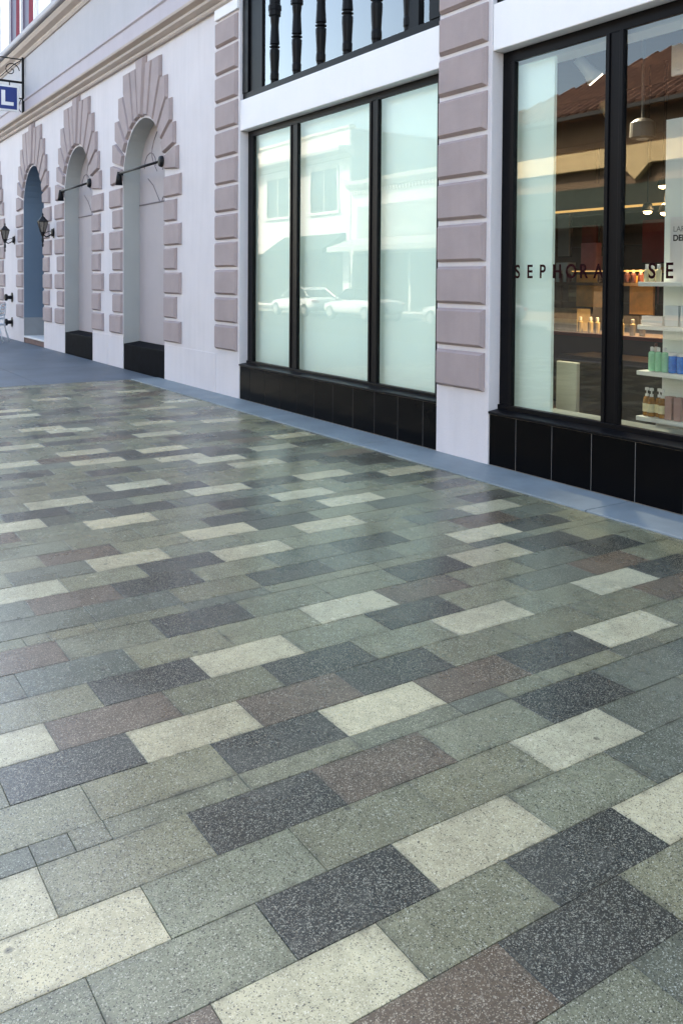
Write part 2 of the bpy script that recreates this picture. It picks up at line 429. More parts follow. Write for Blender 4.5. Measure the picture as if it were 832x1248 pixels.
# kerbstone strip along the shopfronts
bm = bmesh.new()
xs = [X_END, -10.6, -8.9, -6.9, -4.07, -1.9, 0.4, 2.7, 5.0, 7.3, 9.6]
for a, b in zip(xs, xs[1:]): bx(bm, a+0.004, b-0.004, YC, YW-0.003, -0.15, 0.012)
o = struct('paving_border', bm, 'curb')
md = o.modifiers.new('bevel', 'BEVEL'); md.width = 0.006; md.segments = 2

# --- pavers
near = [-1.07, -1.29, -1.505, -1.716, -1.938, -2.157, -2.38, -2.482, -2.70, -2.93, -3.15, -3.375, -3.61, -3.85, -3.955, -4.18, -4.415, -4.64, -4.87, -5.095, -5.32, -5.43]
rows = []                      # (x_hi, x_lo, narrow?)
hi = [1.07]; x = -1.07
# towards the camera and past it
xs_pos = [-0.965]
while xs_pos[-1] < 9.0:
    for k in range(6): xs_pos.append(xs_pos[-1]+0.2265)
    xs_pos.append(xs_pos[-1]+0.105)
edges = xs_pos[::-1] + near
while edges[-1] > X_END:
    for k in range(6): edges.append(edges[-1]-0.2275)
    edges.append(edges[-1]-0.108)
rows = []; full = 0
for a, b in zip(edges, edges[1:]):
    narrow = (a-b) < 0.15
    rows.append([a, b, narrow, None])
iA = next(i for i, r in enumerate(rows) if abs(r[0]+1.29) < 1e-6)   # this row has phase A
ph = 0
for i in range(iA, len(rows)):
    if not rows[i][2]: rows[i][3] = 'AB'[ph % 2]; ph += 1
ph = 1
for i in range(iA-1, -1, -1):
    if not rows[i][2]: rows[i][3] = 'AB'[ph % 2]; ph += 1
JA = [0.14, 0.575, 1.01, 1.443, 1.883, 2.34, 2.79, 3.25, 3.73, 4.19]
JB = [-0.08, 0.355, 0.785, 1.232, 1.664, 2.11, 2.56, 3.037, 3.512, 3.98, 4.435]
def extend(J, lo, hi_):
    J = list(J)
    while J[0] > lo: J.insert(0, J[0]-0.44)
    while J[-1] < hi_: J.append(J[-1]+0.455)
    J = [j for j in J if lo+0.03 < j < hi_-0.03]
    return [lo] + J + [hi_]
pav = []                       # x_lo, x_hi, y_lo, y_hi, kind
for (a, b, narrow, p) in rows:
    b2 = max(b, X_END)
    if a <= X_END: continue
    if not narrow:
        J = extend(JA if p == 'A' else JB, Y_END, YC)
    elif abs(a+2.38) < 1e-3:
        J = [-3.0, -2.6, -2.2, -1.76, -1.5, -1.06, -.62, -.4, .04, .14, .35, .576, .684, .787, 1.228, 1.66, 2.11, 2.34, 2.576, 2.70, 3.01, 3.27, 3.7, 3.9, 4.2, YC]
    elif abs(a+3.85) < 1e-3:
        J = [-3.0, -2.6, -2.2, -1.76, -1.5, -1.06, -.62, -.4, .04, .3, .55, .77, .892, .997, 1.21, 1.65, 1.88, 2.1, 2.5, 2.8, 3.02, 3.25, 3.5, 3.98, 4.2, YC]
    else:
        J = [Y_END]
        while J[-1] < YC-0.5: J.append(J[-1]+random.choice((0.11, 0.22, 0.22, 0.33, 0.44, 0.44)))
        J.append(YC)
    for y0, y1 in zip(J, J[1:]):
        if narrow: kd = random.choice('GGGGGN')
        else: kd = random.choices('GNDCB', (58, 12, 12, 11, 7))[0]
        pav.append([b2, a, y0, y1, kd, narrow])
# the pavers that can be made out one by one: (x_mid, y_mid) -> kind, everything else near the camera is green-grey
spots = {
 'C': [(-1.6, 1.02), (-1.83, 1.67), (-1.6, 2.34), (-2.05, .56), (-2.05, 2.35), (-2.6, 1.89), (-2.6, 3.27), (-2.82, 1.22), (-3.04, .57), (-3.04, 2.80), (-3.04, 3.74),
       (-3.26, 1.65), (-3.49, 2.33), (-3.73, 3.5), (-4.07, 3.74), (-4.53, .97), (-4.53, 2.33), (-4.53, 4.2), (-4.75, 1.65), (-4.75, 3.03), (-4.98, 2.33), (-5.56, 1.88), (-5.8, 4.24)],
 'D': [(-1.40, 1.68), (-1.6, 1.90), (-1.83, 1.23), (-2.27, 1.23), (-2.27, 2.58), (-2.6, 1.44), (-2.6, 2.80), (-2.82, .78), (-2.82, 2.11), (-3.04, 1.88), (-3.26, 1.22), (-3.26, 2.57),
       (-3.73, 1.66), (-3.73, 3.03), (-3.73, 3.95), (-4.07, 2.33), (-4.3, 1.66), (-4.3, 3.02), (-4.53, 1.88), (-3.04, 4.2), (-3.49, 4.2), (-4.07, 4.2), (-4.75, 4.4)],
 'B': [(-1.40, 1.22), (-1.6, .57), (-2.27, 1.66), (-2.6, 2.33), (-2.82, 1.66), (-3.04, 1.0), (-3.49, 2.95), (-3.73, .78), (-4.3, 1.22), (-4.98, 1.44), (-3.26, 4.0), (-2.82, 4.0), (-4.3, 4.0)],
 'N': [(-3.26, .57), (-4.07, .97), (-4.75, 1.2), (-2.05, 2.8), (-1.83, 2.55), (-4.07, 2.7), (-3.49, .57)],
}
# far pavers read off by centre
far_px = {
 'C': [(99, 550), (117, 560), (168, 588), (69, 612), (23, 564), (27, 543), (45, 522), (96, 525), (185, 527), (222, 530), (195, 545), (15, 500), (30, 506), (86, 486), (111, 488), (173, 498), (168, 506), (210, 514),
       (207, 489), (237, 558), (337, 534), (314, 550), (310, 561), (260, 559), (386, 577), (260, 595), (362, 600), (422, 608), (287, 510), (224, 530), (212, 543), (172, 475), (40, 637), (492, 573), (30, 722)],
 'D': [(132, 572), (144, 550), (211, 554), (198, 594), (231, 570), (90, 515), (126, 608), (120, 513), (60, 530), (320, 516), (386, 540), (368, 561), (251, 567), (290, 611), (287, 629), (224, 590), (263, 506), (431, 581), (440, 560), (224, 552), (451, 557), (514, 578), (532, 589), (160, 620), (75, 540), (150, 530), (40, 580), (350, 585), (330, 640)],
}
def px_ground(px, py):
    d = fw + r2*(px-416)/f_px - u2*(py-ppy)/f_px
    t = -1.6/d.z
    return (d.x*t, d.y*t)
for k, L in far_px.items():
    spots[k] += [px_ground(*q) for q in L]
for p in pav:
    vis = -5.35 < p[0] and p[1] < -1.05 and p[2] > 0.2
    if vis and not p[5]: p[4] = random.choices('GN', (88, 12))[0]
    elif p[0] < -5.3 and not p[5] and p[2] > 0.8: p[4] = random.choices('GNBD', (56, 20, 8, 16))[0]
for k, L in spots.items():
    for (x, y) in L:
        for p in pav:
            if p[0] <= x < p[1] and p[2] <= y < p[3] and not p[5]: p[4] = k
bm = bmesh.new()
lay = bm.loops.layers.float_color.new('tone'); lay2 = bm.verts.layers.float.new('grime')
kinds = 'GCDBN'
for (x0, x1, y0, y1, kd, nr) in pav:
    g = 0.0008; ch = 0.0016; gi = 0.022
    dz = random.uniform(-0.0006, 0.0006)
    tx, ty = random.uniform(-0.0005, 0.0005), random.uniform(-0.0005, 0.0005)
    def zz(x, y): return dz + tx*(1 if x > (x0+x1)/2 else -1) + ty*(1 if y > (y0+y1)/2 else -1)
    X0, X1, Y0, Y1 = x0+g+random.uniform(0, .0008), x1-g-random.uniform(0, .0008), y0+g, y1-g
    A = [(X0, Y0), (X1, Y0), (X1, Y1), (X0, Y1)]
    B = [(X0+ch, Y0+ch), (X1-ch, Y0+ch), (X1-ch, Y1-ch), (X0+ch, Y1-ch)]
    va = [bm.verts.new((x, y, -0.006)) for x, y in A]
    vb = [bm.verts.new((x, y, -0.0012 + zz(x, y))) for x, y in A]
    vc = [bm.verts.new((x, y, zz(x, y))) for x, y in B]
    D_ = [(X0+gi, Y0+gi), (X1-gi, Y0+gi), (X1-gi, Y1-gi), (X0+gi, Y1-gi)]
    vd = [bm.verts.new((x, y, zz(x, y))) for x, y in D_]
    for v in va+vb+vc: v[lay2] = 1.0
    t = random.uniform(0.82, 1.15); w = random.uniform(-0.05, 0.05)
    if nr: t *= 0.95
    tone = (t*(1+w), t, t*(1-w), 1)
    fs = [bm.faces.new(vd)]
    for i in range(4):
        j = (i+1) % 4
        fs.append(bm.faces.new((vc[i], vc[j], vd[j], vd[i])))
        fs.append(bm.faces.new((vb[i], vb[j], vc[j], vc[i]))); fs.append(bm.faces.new((va[i], va[j], vb[j], vb[i])))
    for f in fs:
        f.material_index = kinds.index(kd)
        for l in f.loops: l[lay] = tone
struct('pavement', bm, ['P_'+k for k in kinds])
struct('paving_bed', box(X_END, 9.6, Y_END, YC, -0.2, -0.0035), 'joint')

# ------------------------------------------------------------------ arcaded building (left)
XA = -11.12
arc = thing('arcaded_building', 'pale lavender stucco building with three stone-framed arches and moulded cornice bands', 'building', (-20, YW, 0))
arc_inv = Matrix.Translation((20, -YW, 0))
def part(name, bm, m, root, smooth=False, bevel=0.0):
    o = obj(name, bm, m, root, smooth, bevel)
    p = root
    off = Vector((0, 0, 0))
    while p: off += p.location; p = p.parent
    o.data.transform(Matrix.Translation(-off))
    return o
ARCH = [(-14.02, 'n'), (-17.77, 'n'), (-21.46, 'd'), (-26.2, 'n'), (-29.95, 'n')]
RW, ZS, NA = 0.98, 3.32, 20
def depth(k): return 0.30 if k == 'n' else 0.95
bm = bmesh.new()
xl = -36.0
ZT = 7.3
segs = sorted(ARCH)
def quad(bm, *p): return bm.faces.new([bm.verts.new(q) for q in p])
cur = xl
for cx, k in segs:
    a, b = cx-RW, cx+RW
    quad(bm, (cur, YW, 0), (a, YW, 0), (a, YW, ZT), (cur, YW, ZT))
    z0 = 0.44 if k == 'n' else 0.13
    pts = [(cx - RW*math.cos(PI*i/NA), ZS + RW*math.sin(PI*i/NA)) for i in range(NA+1)]
    for (xa, za), (xb, zb) in zip(pts, pts[1:]):
        quad(bm, (xa, YW, za), (xb, YW, zb), (xb, YW, ZT), (xa, YW, ZT))
    cur = b
quad(bm, (cur, YW, 0), (XA, YW, 0), (XA, YW, ZT), (cur, YW, ZT))
bmesh.ops.remove_doubles(bm, verts=bm.verts, dist=0.0005)
part('wall', bm, 'wall', arc)
# body of the building behind the front and the upper storey
bm = bmesh.new(); bx(bm, xl, XA, 6.3, 17, 0, 9.3); bx(bm, xl, XA, YW+0.03, 6.3, 5.8, 9.3)
bx(bm, xl, xl+.3, YW+.01, 6.3, 0, 5.8); bx(bm, XA-.3, XA, YW+.35, 6.3, 0, 5.8)
part('upper_storey', bm, 'white', arc)

def arch_blocks(cx):
    bm = bmesh.new()
    key = 5.0
    th = [key + (90-key)*i/7 for i in range(8)]
    outer = [(.22, 5.20), (.53, 5.20), (.89, 4.84), (1.14, 4.45), (1.33, 4.06), (1.47, 3.68), (1.59, 3.30)]
    R = RW+0.012
    def arcp(t): return (R*math.sin(math.radians(t)), ZS + R*math.cos(math.radians(t)))
    k = arcp(key)
    block(bm, [(cx+k[0], k[1]), (cx+.22, 5.315), (cx-.22, 5.315), (cx-k[0], k[1])], YW, 0.075)
    P = [(.22, 5.20), (.53, 5.20), (.89, 4.84), (1.14, 4.45), (1.33, 4.06), (1.47, 3.68), (1.59, 3.30)]
    shape = []
    # each voussoir: inner arc from th[i] to th[i+1], outer corners
    stones = [
        ([(.22, 5.20), (.53, 5.20)]),
        ([(.53, 5.20), (.89, 5.20), (.89, 4.84)]),
        ([(.89, 4.84), (1.14, 4.84), (1.14, 4.45)]),
        ([(1.14, 4.45), (1.33, 4.45), (1.33, 4.06)]),
        ([(1.33, 4.06), (1.47, 4.06), (1.47, 3.68)]),
        ([(1.47, 3.68), (1.59, 3.68), (1.59, 3.27)]),
    ]
    th = [key + (90-key)*i/6 for i in range(7)]
    for i, out in enumerate(stones):
        inn = [arcp(th[i+1] + (th[i]-th[i+1])*j/3) for j in range(4)]
        if i == 0:   # keep the joint of the keystone clear
            out = [(.22+0.0, 5.20), (.53, 5.20)]
        poly = inn + out
        for s in (1, -1):
            Q = [(cx+s*px, pz) for px, pz in poly]
            block(bm, Q if s == 1 else Q[::-1], YW, 0.056, 0.025, 0.018)
    z = 3.245; n = 0
    while z > 0.70:
        w = 1.69 if n % 2 == 0 else 1.51
        for s in (1, -1):
            Q = [(cx+s*R, z-.378), (cx+s*w, z-.378), (cx+s*w, z), (cx+s*R, z)]
            block(bm, Q if s == 1 else Q[::-1], YW, 0.045, 0.022, 0.023)
        z -= 0.3785; n += 1
    return bm
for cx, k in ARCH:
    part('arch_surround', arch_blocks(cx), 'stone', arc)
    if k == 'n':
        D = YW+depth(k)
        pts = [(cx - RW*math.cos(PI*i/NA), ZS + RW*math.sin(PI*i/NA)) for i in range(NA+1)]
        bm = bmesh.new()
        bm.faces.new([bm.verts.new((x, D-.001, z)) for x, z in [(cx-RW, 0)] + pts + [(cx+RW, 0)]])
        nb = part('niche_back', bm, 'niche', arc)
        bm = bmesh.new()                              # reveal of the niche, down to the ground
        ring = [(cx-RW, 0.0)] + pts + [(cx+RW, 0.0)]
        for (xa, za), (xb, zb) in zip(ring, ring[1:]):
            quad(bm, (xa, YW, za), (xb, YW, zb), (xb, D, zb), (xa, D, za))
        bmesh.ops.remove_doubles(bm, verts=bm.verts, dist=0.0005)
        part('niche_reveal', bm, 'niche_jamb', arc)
        # incised ornament: transom joint, arc ribs and scrolls
        bm = bmesh.new()
        tube(bm, [(cx-RW+.01, D-.004, 2.92), (cx+RW-.01, D-.004, 2.92)], 0.014, 6)
        tube(bm, [(cx-.55, D-.004, 3.36), (cx-.30, D-.004, 3.22), (cx, D-.004, 2.93)], 0.009, 6)
        tube(bm, [(cx+.70, D-.004, 3.30), (cx+.40, D-.004, 3.2), (cx+.1, D-.004, 2.93)], 0.009, 6)
        for sgn in (1, -1):
            tube(bm, [(cx+sgn*(.12+.25*math.sin(t*PI/8)), D-.004, 3.45+.75*t/8*.9) for t in range(9)], 0.009, 6)
            tube(bm, [(cx+sgn*(.45-.28*math.cos(t*PI/6)), D-.004, 3.55+.25*math.sin(t*PI/6)) for t in range(7)], 0.009, 6)
        part('niche_tracery', bm, 'tracery', arc)
        bm = bmesh.new()
        profile_x(bm, [(YW+.004, 0.0), (YW+.004, .45), (D-.004, .49), (D-.004, 0.0)], cx-RW+.003, cx+RW-.003)
        part('niche_sill', bm, 'sill_black', arc, bevel=0.006)
        bm = bmesh.new()                              # tie rod with disc and drop across the springing
        zr, yr = 3.46, YW-.09
        tube(bm, [(cx-RW-.02, yr, zr), (cx+RW-.02, yr, zr)], 0.021, 10)
        tube(bm, [(cx-RW+.03, yr, zr+.03), (cx-RW+.03, yr, zr-.06), (cx-RW+.03, yr, zr-.2)], [.03, .05, .065], 10)
        lathe(bm, [(.03, -.05), (.08, -.04), (.092, -.01), (.092, .03), (.05, .08)], 16, (cx+RW+.02, YW-.06, zr), 'y')
        tube(bm, [(cx-RW-.02, yr, zr), (cx-RW-.02, YW, zr)], 0.02, 8)
        part('awning_rod', bm, 'iron', arc, smooth=True)
    else:
        D = YW+depth(k)
        bm = bmesh.new()
        pts = [(cx - RW*math.cos(PI*i/NA), ZS + RW*math.sin(PI*i/NA)) for i in range(NA+1)]
        ring = [(cx-RW, .62)] + pts + [(cx+RW, .62)]
        for (xa, za), (xb, zb) in zip(ring, ring[1:]):
            quad(bm, (xa, YW+.002, za), (xb, YW+.002, zb), (xb, D, zb), (xa, D, za))
        bm.faces.new([bm.verts.new((x, D, z)) for x, z in ring])
        dr = part('doorway', bm, 'door_blue', arc)
        bm = bmesh.new(); bx(bm, cx-RW+.001, cx-RW+.02, YW+.004, D, .13, .62); bx(bm, cx+RW-.02, cx+RW-.001, YW+.004, D, .13, .62); bx(bm, cx-RW+.02, cx+RW-.02, D-.02, D, .13, .62)
        part('plinth', bm, 'jamb_grey', dr)
        bm = bmesh.new(); bx(bm, cx-RW+.004, cx+RW-.004, YW-.01, D-.003, .125, .17)
        part('threshold', bm, 'marble', dr, bevel=0.01)
        part('riser', box(cx-RW+.004, cx+RW-.004, YW+.015, D-.003, 0.0, .125), 'red_brick', dr)
        bm = bmesh.new()
        for px in (cx-.45, cx+.45):
            for pz in (.75, 2.0): bx(bm, px-.36, px+.36, D-.03, D-.004, pz, pz+1.1)
        part('door_panels', bm, 'door_blue', dr, bevel=.01)

# plain plinth line: raised white base course between the arches
bm = bmesh.new()
sp = [(xl, ARCH[4][0]-RW), (ARCH[4][0]+RW, ARCH[3][0]-RW), (ARCH[3][0]+RW, ARCH[2][0]-RW), (ARCH[2][0]+RW, ARCH[1][0]-RW), (ARCH[1][0]+RW, (ARCH[0][0]+ARCH[1][0])/2), ((ARCH[0][0]+ARCH[1][0])/2+.012, ARCH[0][0]-RW), (ARCH[0][0]+RW, XA-.01)]
for a, b in sp: part('base_course', box(a+.002, b-.002, YW-.006, YW+.003, 0.0, .562), 'wall', arc, bevel=.003)
# lower moulded band, fascia, frieze and upper cornice
bm = bmesh.new()
profile_x(bm, [(YW+.02, 5.325), (YW-.05, 5.325), (YW-.07, 5.35), (YW-.07, 5.385), (YW-.10, 5.40), (YW-.145, 5.43), (YW-.155, 5.46), (YW-.10, 5.475), (YW-.11, 5.50), (YW-.19, 5.535), (YW-.20, 5.57), (YW-.17, 5.585), (YW+.02, 5.60)], xl, XA+.68)
part('cornice_band', bm, 'tan', arc)
bm = bmesh.new()
profile_x(bm, [(YW+.02, 5.6), (YW-.055, 5.6), (YW-.055, 5.93), (YW-.085, 5.95), (YW-.085, 5.985), (YW+.02, 6.0)], xl, XA+.66)
part('fascia', bm, 'fascia', arc)
bm = bmesh.new()
profile_x(bm, [(YW+.02, 6.0), (YW-.04, 6.0), (YW-.04, 6.98), (YW+.02, 6.99)], xl, XA+.66)
part('frieze', bm, 'wall_grey', arc)
bm = bmesh.new()
profile_x(bm, [(YW+.02, 6.98), (YW-.07, 6.98), (YW-.10, 7.03), (YW-.10, 7.07), (YW-.20, 7.12), (YW-.24, 7.19), (YW-.24, 7.22), (YW+.02, 7.24)], xl, XA+.7)
part('upper_cornice', bm, 'tan', arc)
bm = bmesh.new(); profile_x(bm, [(YW+.02, 7.245), (YW-.31, 7.245), (YW-.33, 7.27), (YW-.33, 7.36), (YW-.30, 7.38), (YW+.02, 7.40)], xl, XA+.72)
part('coping', bm, 'wall_grey', arc)
# upper storey windows: plum glass, red drapes, white mullion
for wx in (-23.75, -19.65, -15.55, -31.9, -27.8):
    bm = bmesh.new(); bx(bm, wx, wx+2.56, YW-.0, YW+.029, 7.42, 9.0)
    for a in (0.06, 1.31): pass
    w = part('upper_window', bm, 'purple', arc)
    for a in (0.80, 2.12):
        bm = bmesh.new()
        for i in range(6): tube(bm, [(wx+a+.07*i-.02, YW-.012, 7.425), (wx+a+.07*i, YW-.012, 8.2), (wx+a+.07*i+.01, YW-.012, 8.98)], .035, 6)
        part('drape', bm, 'red_frame', w)
    bm = bmesh.new(); bx(bm, wx+1.20, wx+1.33, YW-.05, YW+.028, 7.42, 9.0)
    bx(bm, wx-.1, wx, YW-.05, YW+.028, 7.42, 9.1); bx(bm, wx+2.56, wx+2.66, YW-.05, YW+.028, 7.42, 9.1); bx(bm, wx, wx+2.56, YW-.05, YW+.028, 9.0, 9.1)
    part('frame', bm, 'white', w)

# ------------------------------------------------------------------ shop building (right)
shop = thing('shop_building', 'pale shop building with black framed windows between mauve block pilasters', 'building', (-5, YW, 0))
PIL = [(-11.12, -10.385), (-6.262, -5.552), (-1.40, -0.69)]
for a, b in PIL:
    top = 5.18 if a == PIL[0][0] else 9.2
    pl = part('pilaster', box(a+.004, b, YW-.004, YW+.45, 0, 5.34 if a == PIL[0][0] else 9.2), 'wall', shop, bevel=.006)
    bm = bmesh.new()
    z = 0.618
    while z < top-.3:
        zt = min(z+.379, top)
        x0, x1 = a+.005, b-.028
        P = [(x0, z), (x1, z), (x1, zt), (x0, zt)]
        block(bm, P, YW-.004, 0.046, 0.021, 0.025)
        z += .379
    part('rusticated_blocks', bm, 'stone', pl)
part('pilaster_cap', box(PIL[0][0]+.01, PIL[0][1]-.01, YW-.045, YW-.005, 5.185, 5.335), 'white', shop, bevel=.01)
bm = bmesh.new(); bx(bm, PIL[0][0]+.004, PIL[0][1], YW+.0, YW+.45, 5.345, 9.2); bx(bm, PIL[2][1], 9.6, YW, YW+.45, 0, 9.2)
for i in (0, 1):
    bx(bm, PIL[i][1], PIL[i+1][0], YW+.02, YW+.45, 5.6, 9.2)
part('wall', bm, 'wall', shop)
bm = bmesh.new(); bx(bm, PIL[0][0], 9.6, YW+.46, 17.0, 5.4, 9.3); bx(bm, PIL[0][0], PIL[0][0]+.25, YW+.46, 17, 0, 5.4); bx(bm, 9.35, 9.6, YW+.46, 17, 0, 5.4); bx(bm, PIL[0][0]+.25, 9.35, 16.7, 17, 0, 5.4)
part('upper_storey', bm, 'wall', shop)

YF = 5.27                       # front of the window frames
OPEN = [(-10.385, -6.262, [(-10.22, -9.24), (-9.06, -7.55), (-7.39, -6.42)], .52), (-5.552, -1.40, [(-5.398, -4.43), (-4.268, -3.30), (-3.14, -2.35), (-2.19, -1.56)], .53)]
panes = []
for oi, (a, b, pn, zb) in enumerate(OPEN):
    zt = 3.495 if oi == 0 else 3.475
    lint = part('lintel', box(a+.002, b-.002, YW+.002, YW+.40, 3.575, 3.975), 'white', shop, bevel=.008)
    bm = bmesh.new()
    bx(bm, a+.003, b-.003, YF, YF+.035, zt, 3.573)                    # head
    bx(bm, a+.003, b-.003, YF-.02, YF+.035, .485, zb)                 # bottom rail
    xs = [a+.003] + [v for p in pn for v in p] + [b-.003]
    for i in range(0, len(xs), 2): bx(bm, xs[i], xs[i+1], YF, YF+.035, zb, zt)
    # slim raised glazing beads
    for (p0, p1) in pn:
        bx(bm, p0-.035, p0, YF-.012, YF-.001, zb, zt); bx(bm, p1, p1+.035, YF-.012, YF-.001, zb, zt)
    fr = part('storefront_frame', bm, 'black_metal', shop, bevel=.003)
    for (p0, p1) in pn:
        bm = bmesh.new(); quad(bm, (p0, YF+.015, zb), (p1, YF+.015, zb), (p1, YF+.015, zt), (p0, YF+.015, zt))
        panes.append(part('glass_pane', bm, 'glass' if oi else 'glass_clear', fr))
    # sloping sill and polished tile plinth with grout joints
    bm = bmesh.new(); profile_x(bm, [(YW+.0, .452), (YW-.012, .458), (YW-.012, .475), (YF-.02, .49), (YF+.02, .49), (YF+.02, .452)], a+.004, b-.004)
    part('sill', bm, 'black_metal', shop, bevel=.003)
    bm = bmesh.new(); bx(bm, a+.003, b-.003, YW+.010, YF+.1, 0.0, .45)
    pl = part('plinth', bm, 'grout', shop)
    bm = bmesh.new(); x = a+.003 + (0.32 if oi else 0.30); e = [a+.003]
    while x < b-.1: e.append(x); x += .401
    e.append(b-.003)
    for x0, x1 in zip(e, e[1:]): bx(bm, x0+.0035, x1-.0035, YW+.006, YW+.03, .014, .448)
    part('tiles', bm, 'tile', pl, bevel=.002)
    # transom light with turned balusters above the lintel
    zb2 = 3.98
    bm = bmesh.new(); bx(bm, a+.003, b-.003, YW+.04, YW+.14, zb2, zb2+.085); bx(bm, a+.003, b-.003, YW+.04, YW+.3, 5.42, 5.6)
    bx(bm, a+.003, a+.16, YW+.03, YW+.3, zb2+.085, 5.42); bx(bm, a+.165, a+.50, YW+.06, YW+.3, zb2+.085, 5.42)
    bx(bm, b-.2, b-.003, YW+.03, YW+.3, zb2+.085, 5.42)
    bx(bm, a+3.54, a+3.74, YW+.05, YW+.17, zb2+.085, 5.42)
    tr = part('transom_frame', bm, 'black_metal', shop, bevel=.004)
    bm = bmesh.new(); quad(bm, (a+.50, YW+.085, zb2+.085), (b-.2, YW+.085, zb2+.085), (b-.2, YW+.085, 5.42), (a+.50, YW+.085, 5.42))
    part('transom_glass', bm, 'glass_up', tr)
    bx_back = part('transom_back', box(a+.003, b-.003, YW+.6, YW+.62, 3.98, 5.42), 'dark_int', tr)
    for i in range(6):
        if i == 5 and oi == 0: pass
        bxx = a+.79+.55*i
        bm = bmesh.new()
        lathe(bm, [(.048, 0), (.048, .03), (.056, .05), (.056, .12), (.050, .14), (.056, .25), (.062, .36), (.062, .415), (.046, .425), (.046, .435), (.066, .445), (.066, .455), (.046, .465), (.046, .475), (.062, .485), (.054, .62), (.050, .72), (.058, .80), (.058, .83), (.076, .835), (.076, .90), (.084, .905), (.084, .96), (.07, .97), (.07, 1.35)], 14, (bxx, YW+.085, zb2+.086))
        part('baluster', bm, 'black_metal', tr, smooth=False)

# SEPHORA lettering on the second and third bays of glass
for k, x0 in ((3, -5.40), (4, -4.045), (5, -2.95)):
    word = 'SEPHORA'
    for i, ch in enumerate(word):
        xx = x0+.1465*i
        if xx > OPEN[1][2][k-3][1]-.07: break
    n = i+1 if k != 5 else 5
    word = word[:n] if k != 3 else word
    fr = panes[k]
    bm0 = []
    o = text_mesh(word, .158, 'letters', 'lettering', panes[k].parent, (0, 0, 0), spacing=1.0, xscale=1.0, bold=0.002)
    # lay the characters out one by one at an even pitch
    bpy.data.objects.remove(o)
    meshes = []
    bm = bmesh.new()
    for i, ch in enumerate(word):
        t = text_mesh(ch, .158, 'letters', 'lettering', None, (0, 0, 0), extrude=.0008, bold=0.0028)
        wch = max(v.co.x for v in t.data.vertices); 
        me = t.data.copy(); me.transform(Matrix.Translation((x0+.1425*i+.01, YF+.011, 1.632)) @ Matrix.Rotation(PI/2, 4, 'X') @ Matrix.Diagonal((.88, 1, 1, 1)))
        bm.from_mesh(me); bpy.data.objects.remove(t)
    lo = part('lettering', bm, 'letters', panes[k].parent)

# screens filling the first shop window
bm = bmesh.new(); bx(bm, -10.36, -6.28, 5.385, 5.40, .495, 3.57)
part('window_screen', bm, 'glow_film', shop)

# ------------------------------------------------------------------ shop interior
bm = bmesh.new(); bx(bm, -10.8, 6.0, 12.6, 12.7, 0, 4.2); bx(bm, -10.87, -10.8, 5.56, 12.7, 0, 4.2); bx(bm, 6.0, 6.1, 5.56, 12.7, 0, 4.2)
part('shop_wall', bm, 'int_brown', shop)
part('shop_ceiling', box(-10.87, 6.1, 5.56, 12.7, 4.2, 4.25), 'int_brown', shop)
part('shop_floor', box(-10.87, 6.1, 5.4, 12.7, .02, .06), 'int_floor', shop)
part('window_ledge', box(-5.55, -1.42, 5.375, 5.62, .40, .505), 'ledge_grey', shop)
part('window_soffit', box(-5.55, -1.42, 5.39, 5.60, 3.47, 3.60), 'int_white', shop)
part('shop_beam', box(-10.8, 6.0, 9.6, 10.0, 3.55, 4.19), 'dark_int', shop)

tag(obj('partition_screen', box(-5.545, -5.075, 5.40, 5.43, .507, 3.468), 'glow_film'), 'tall pale green screen standing behind the left edge of the lettered shop window', 'screen')
tag(obj('display_plinth', box(-5.48, -5.24, 5.90, 5.945, .062, .885), 'cream_board', bevel=.008), 'cream display plinth standing behind the lettered glass beside the pale screen', 'plinth')

sh = thing('display_shelves', 'white shelving unit of bottles and jars just inside the shop window', 'shelves', (-4.2, 5.8, .06))
part('back_panel', box(-4.40, -2.6, 5.955, 5.99, .062, 2.9), 'int_white', sh)
for z in (.545, .905, 1.265, 1.605): part('shelf', box(-4.435, -2.6, 5.68, 5.953, z-.035, z), 'int_white', sh, bevel=.004)
part('base_panel', box(-4.30, -2.6, 5.75, 5.953, .062, .50), 'int_white', sh)

pb = thing('poster_board', 'white card sign with black and grey lettering standing on the top shelf', 'sign', (-4.0, 5.78, 1.607))
part('card', box(-4.215, -3.5, 5.775, 5.785, 1.607, 2.105), 'sign_white', pb)
text_mesh('LARG', .060, 'grey_ink', 'lettering', pb, (-.19, -.0065, .385), extrude=.0005)
text_mesh('DELU', .064, 'black_ink', 'lettering', pb, (-.19, -.0065, .315), extrude=.0005, bold=.002)

# pump and screw-top bottles on the shelves
def bottle(name, label, cat, prof, m, capprof, capm, loc, group, n=12, lab=None):
    t = thing(name, label, cat, loc, 0, group)
    bm = bmesh.new(); lathe(bm, prof, n); obj('body', bm, m, t, smooth=False)
    bm = bmesh.new(); lathe(bm, capprof, n); obj('cap', bm, capm, t)
    if lab:
        bm = bmesh.new(); lathe(bm, lab, n); obj('paper_label', bm, 'label_cream', t)
    return t
gp = [(.024, 0), (.028, .006), (.028, .135), (.022, .15), (.011, .155)]
g1 = bottle('lotion_bottle', 'pale green bottle at the left end of the row on the shelf', 'bottle', gp, 'green_liq', [(.013, .156), (.013, .185), (.006, .19)], 'cap_white', (-4.345, 5.75, .906), 'green bottles on the middle shelf')
dup(g1, (-4.285, 5.75, .906), label='pale green bottle in the middle of the row of three')
dup(g1, (-4.225, 5.75, .906), label='pale green bottle next to the blue jars')
jp = [(.030, 0), (.034, .006), (.034, .12), (.030, .13)]
j1 = bottle('bath_jar', 'blue jar with white lid next to the green bottles', 'jar', jp, 'blue_liq', [(.033, .131), (.033, .152), (.028, .156)], 'cap_white', (-4.155, 5.75, .906), 'blue jars on the middle shelf')
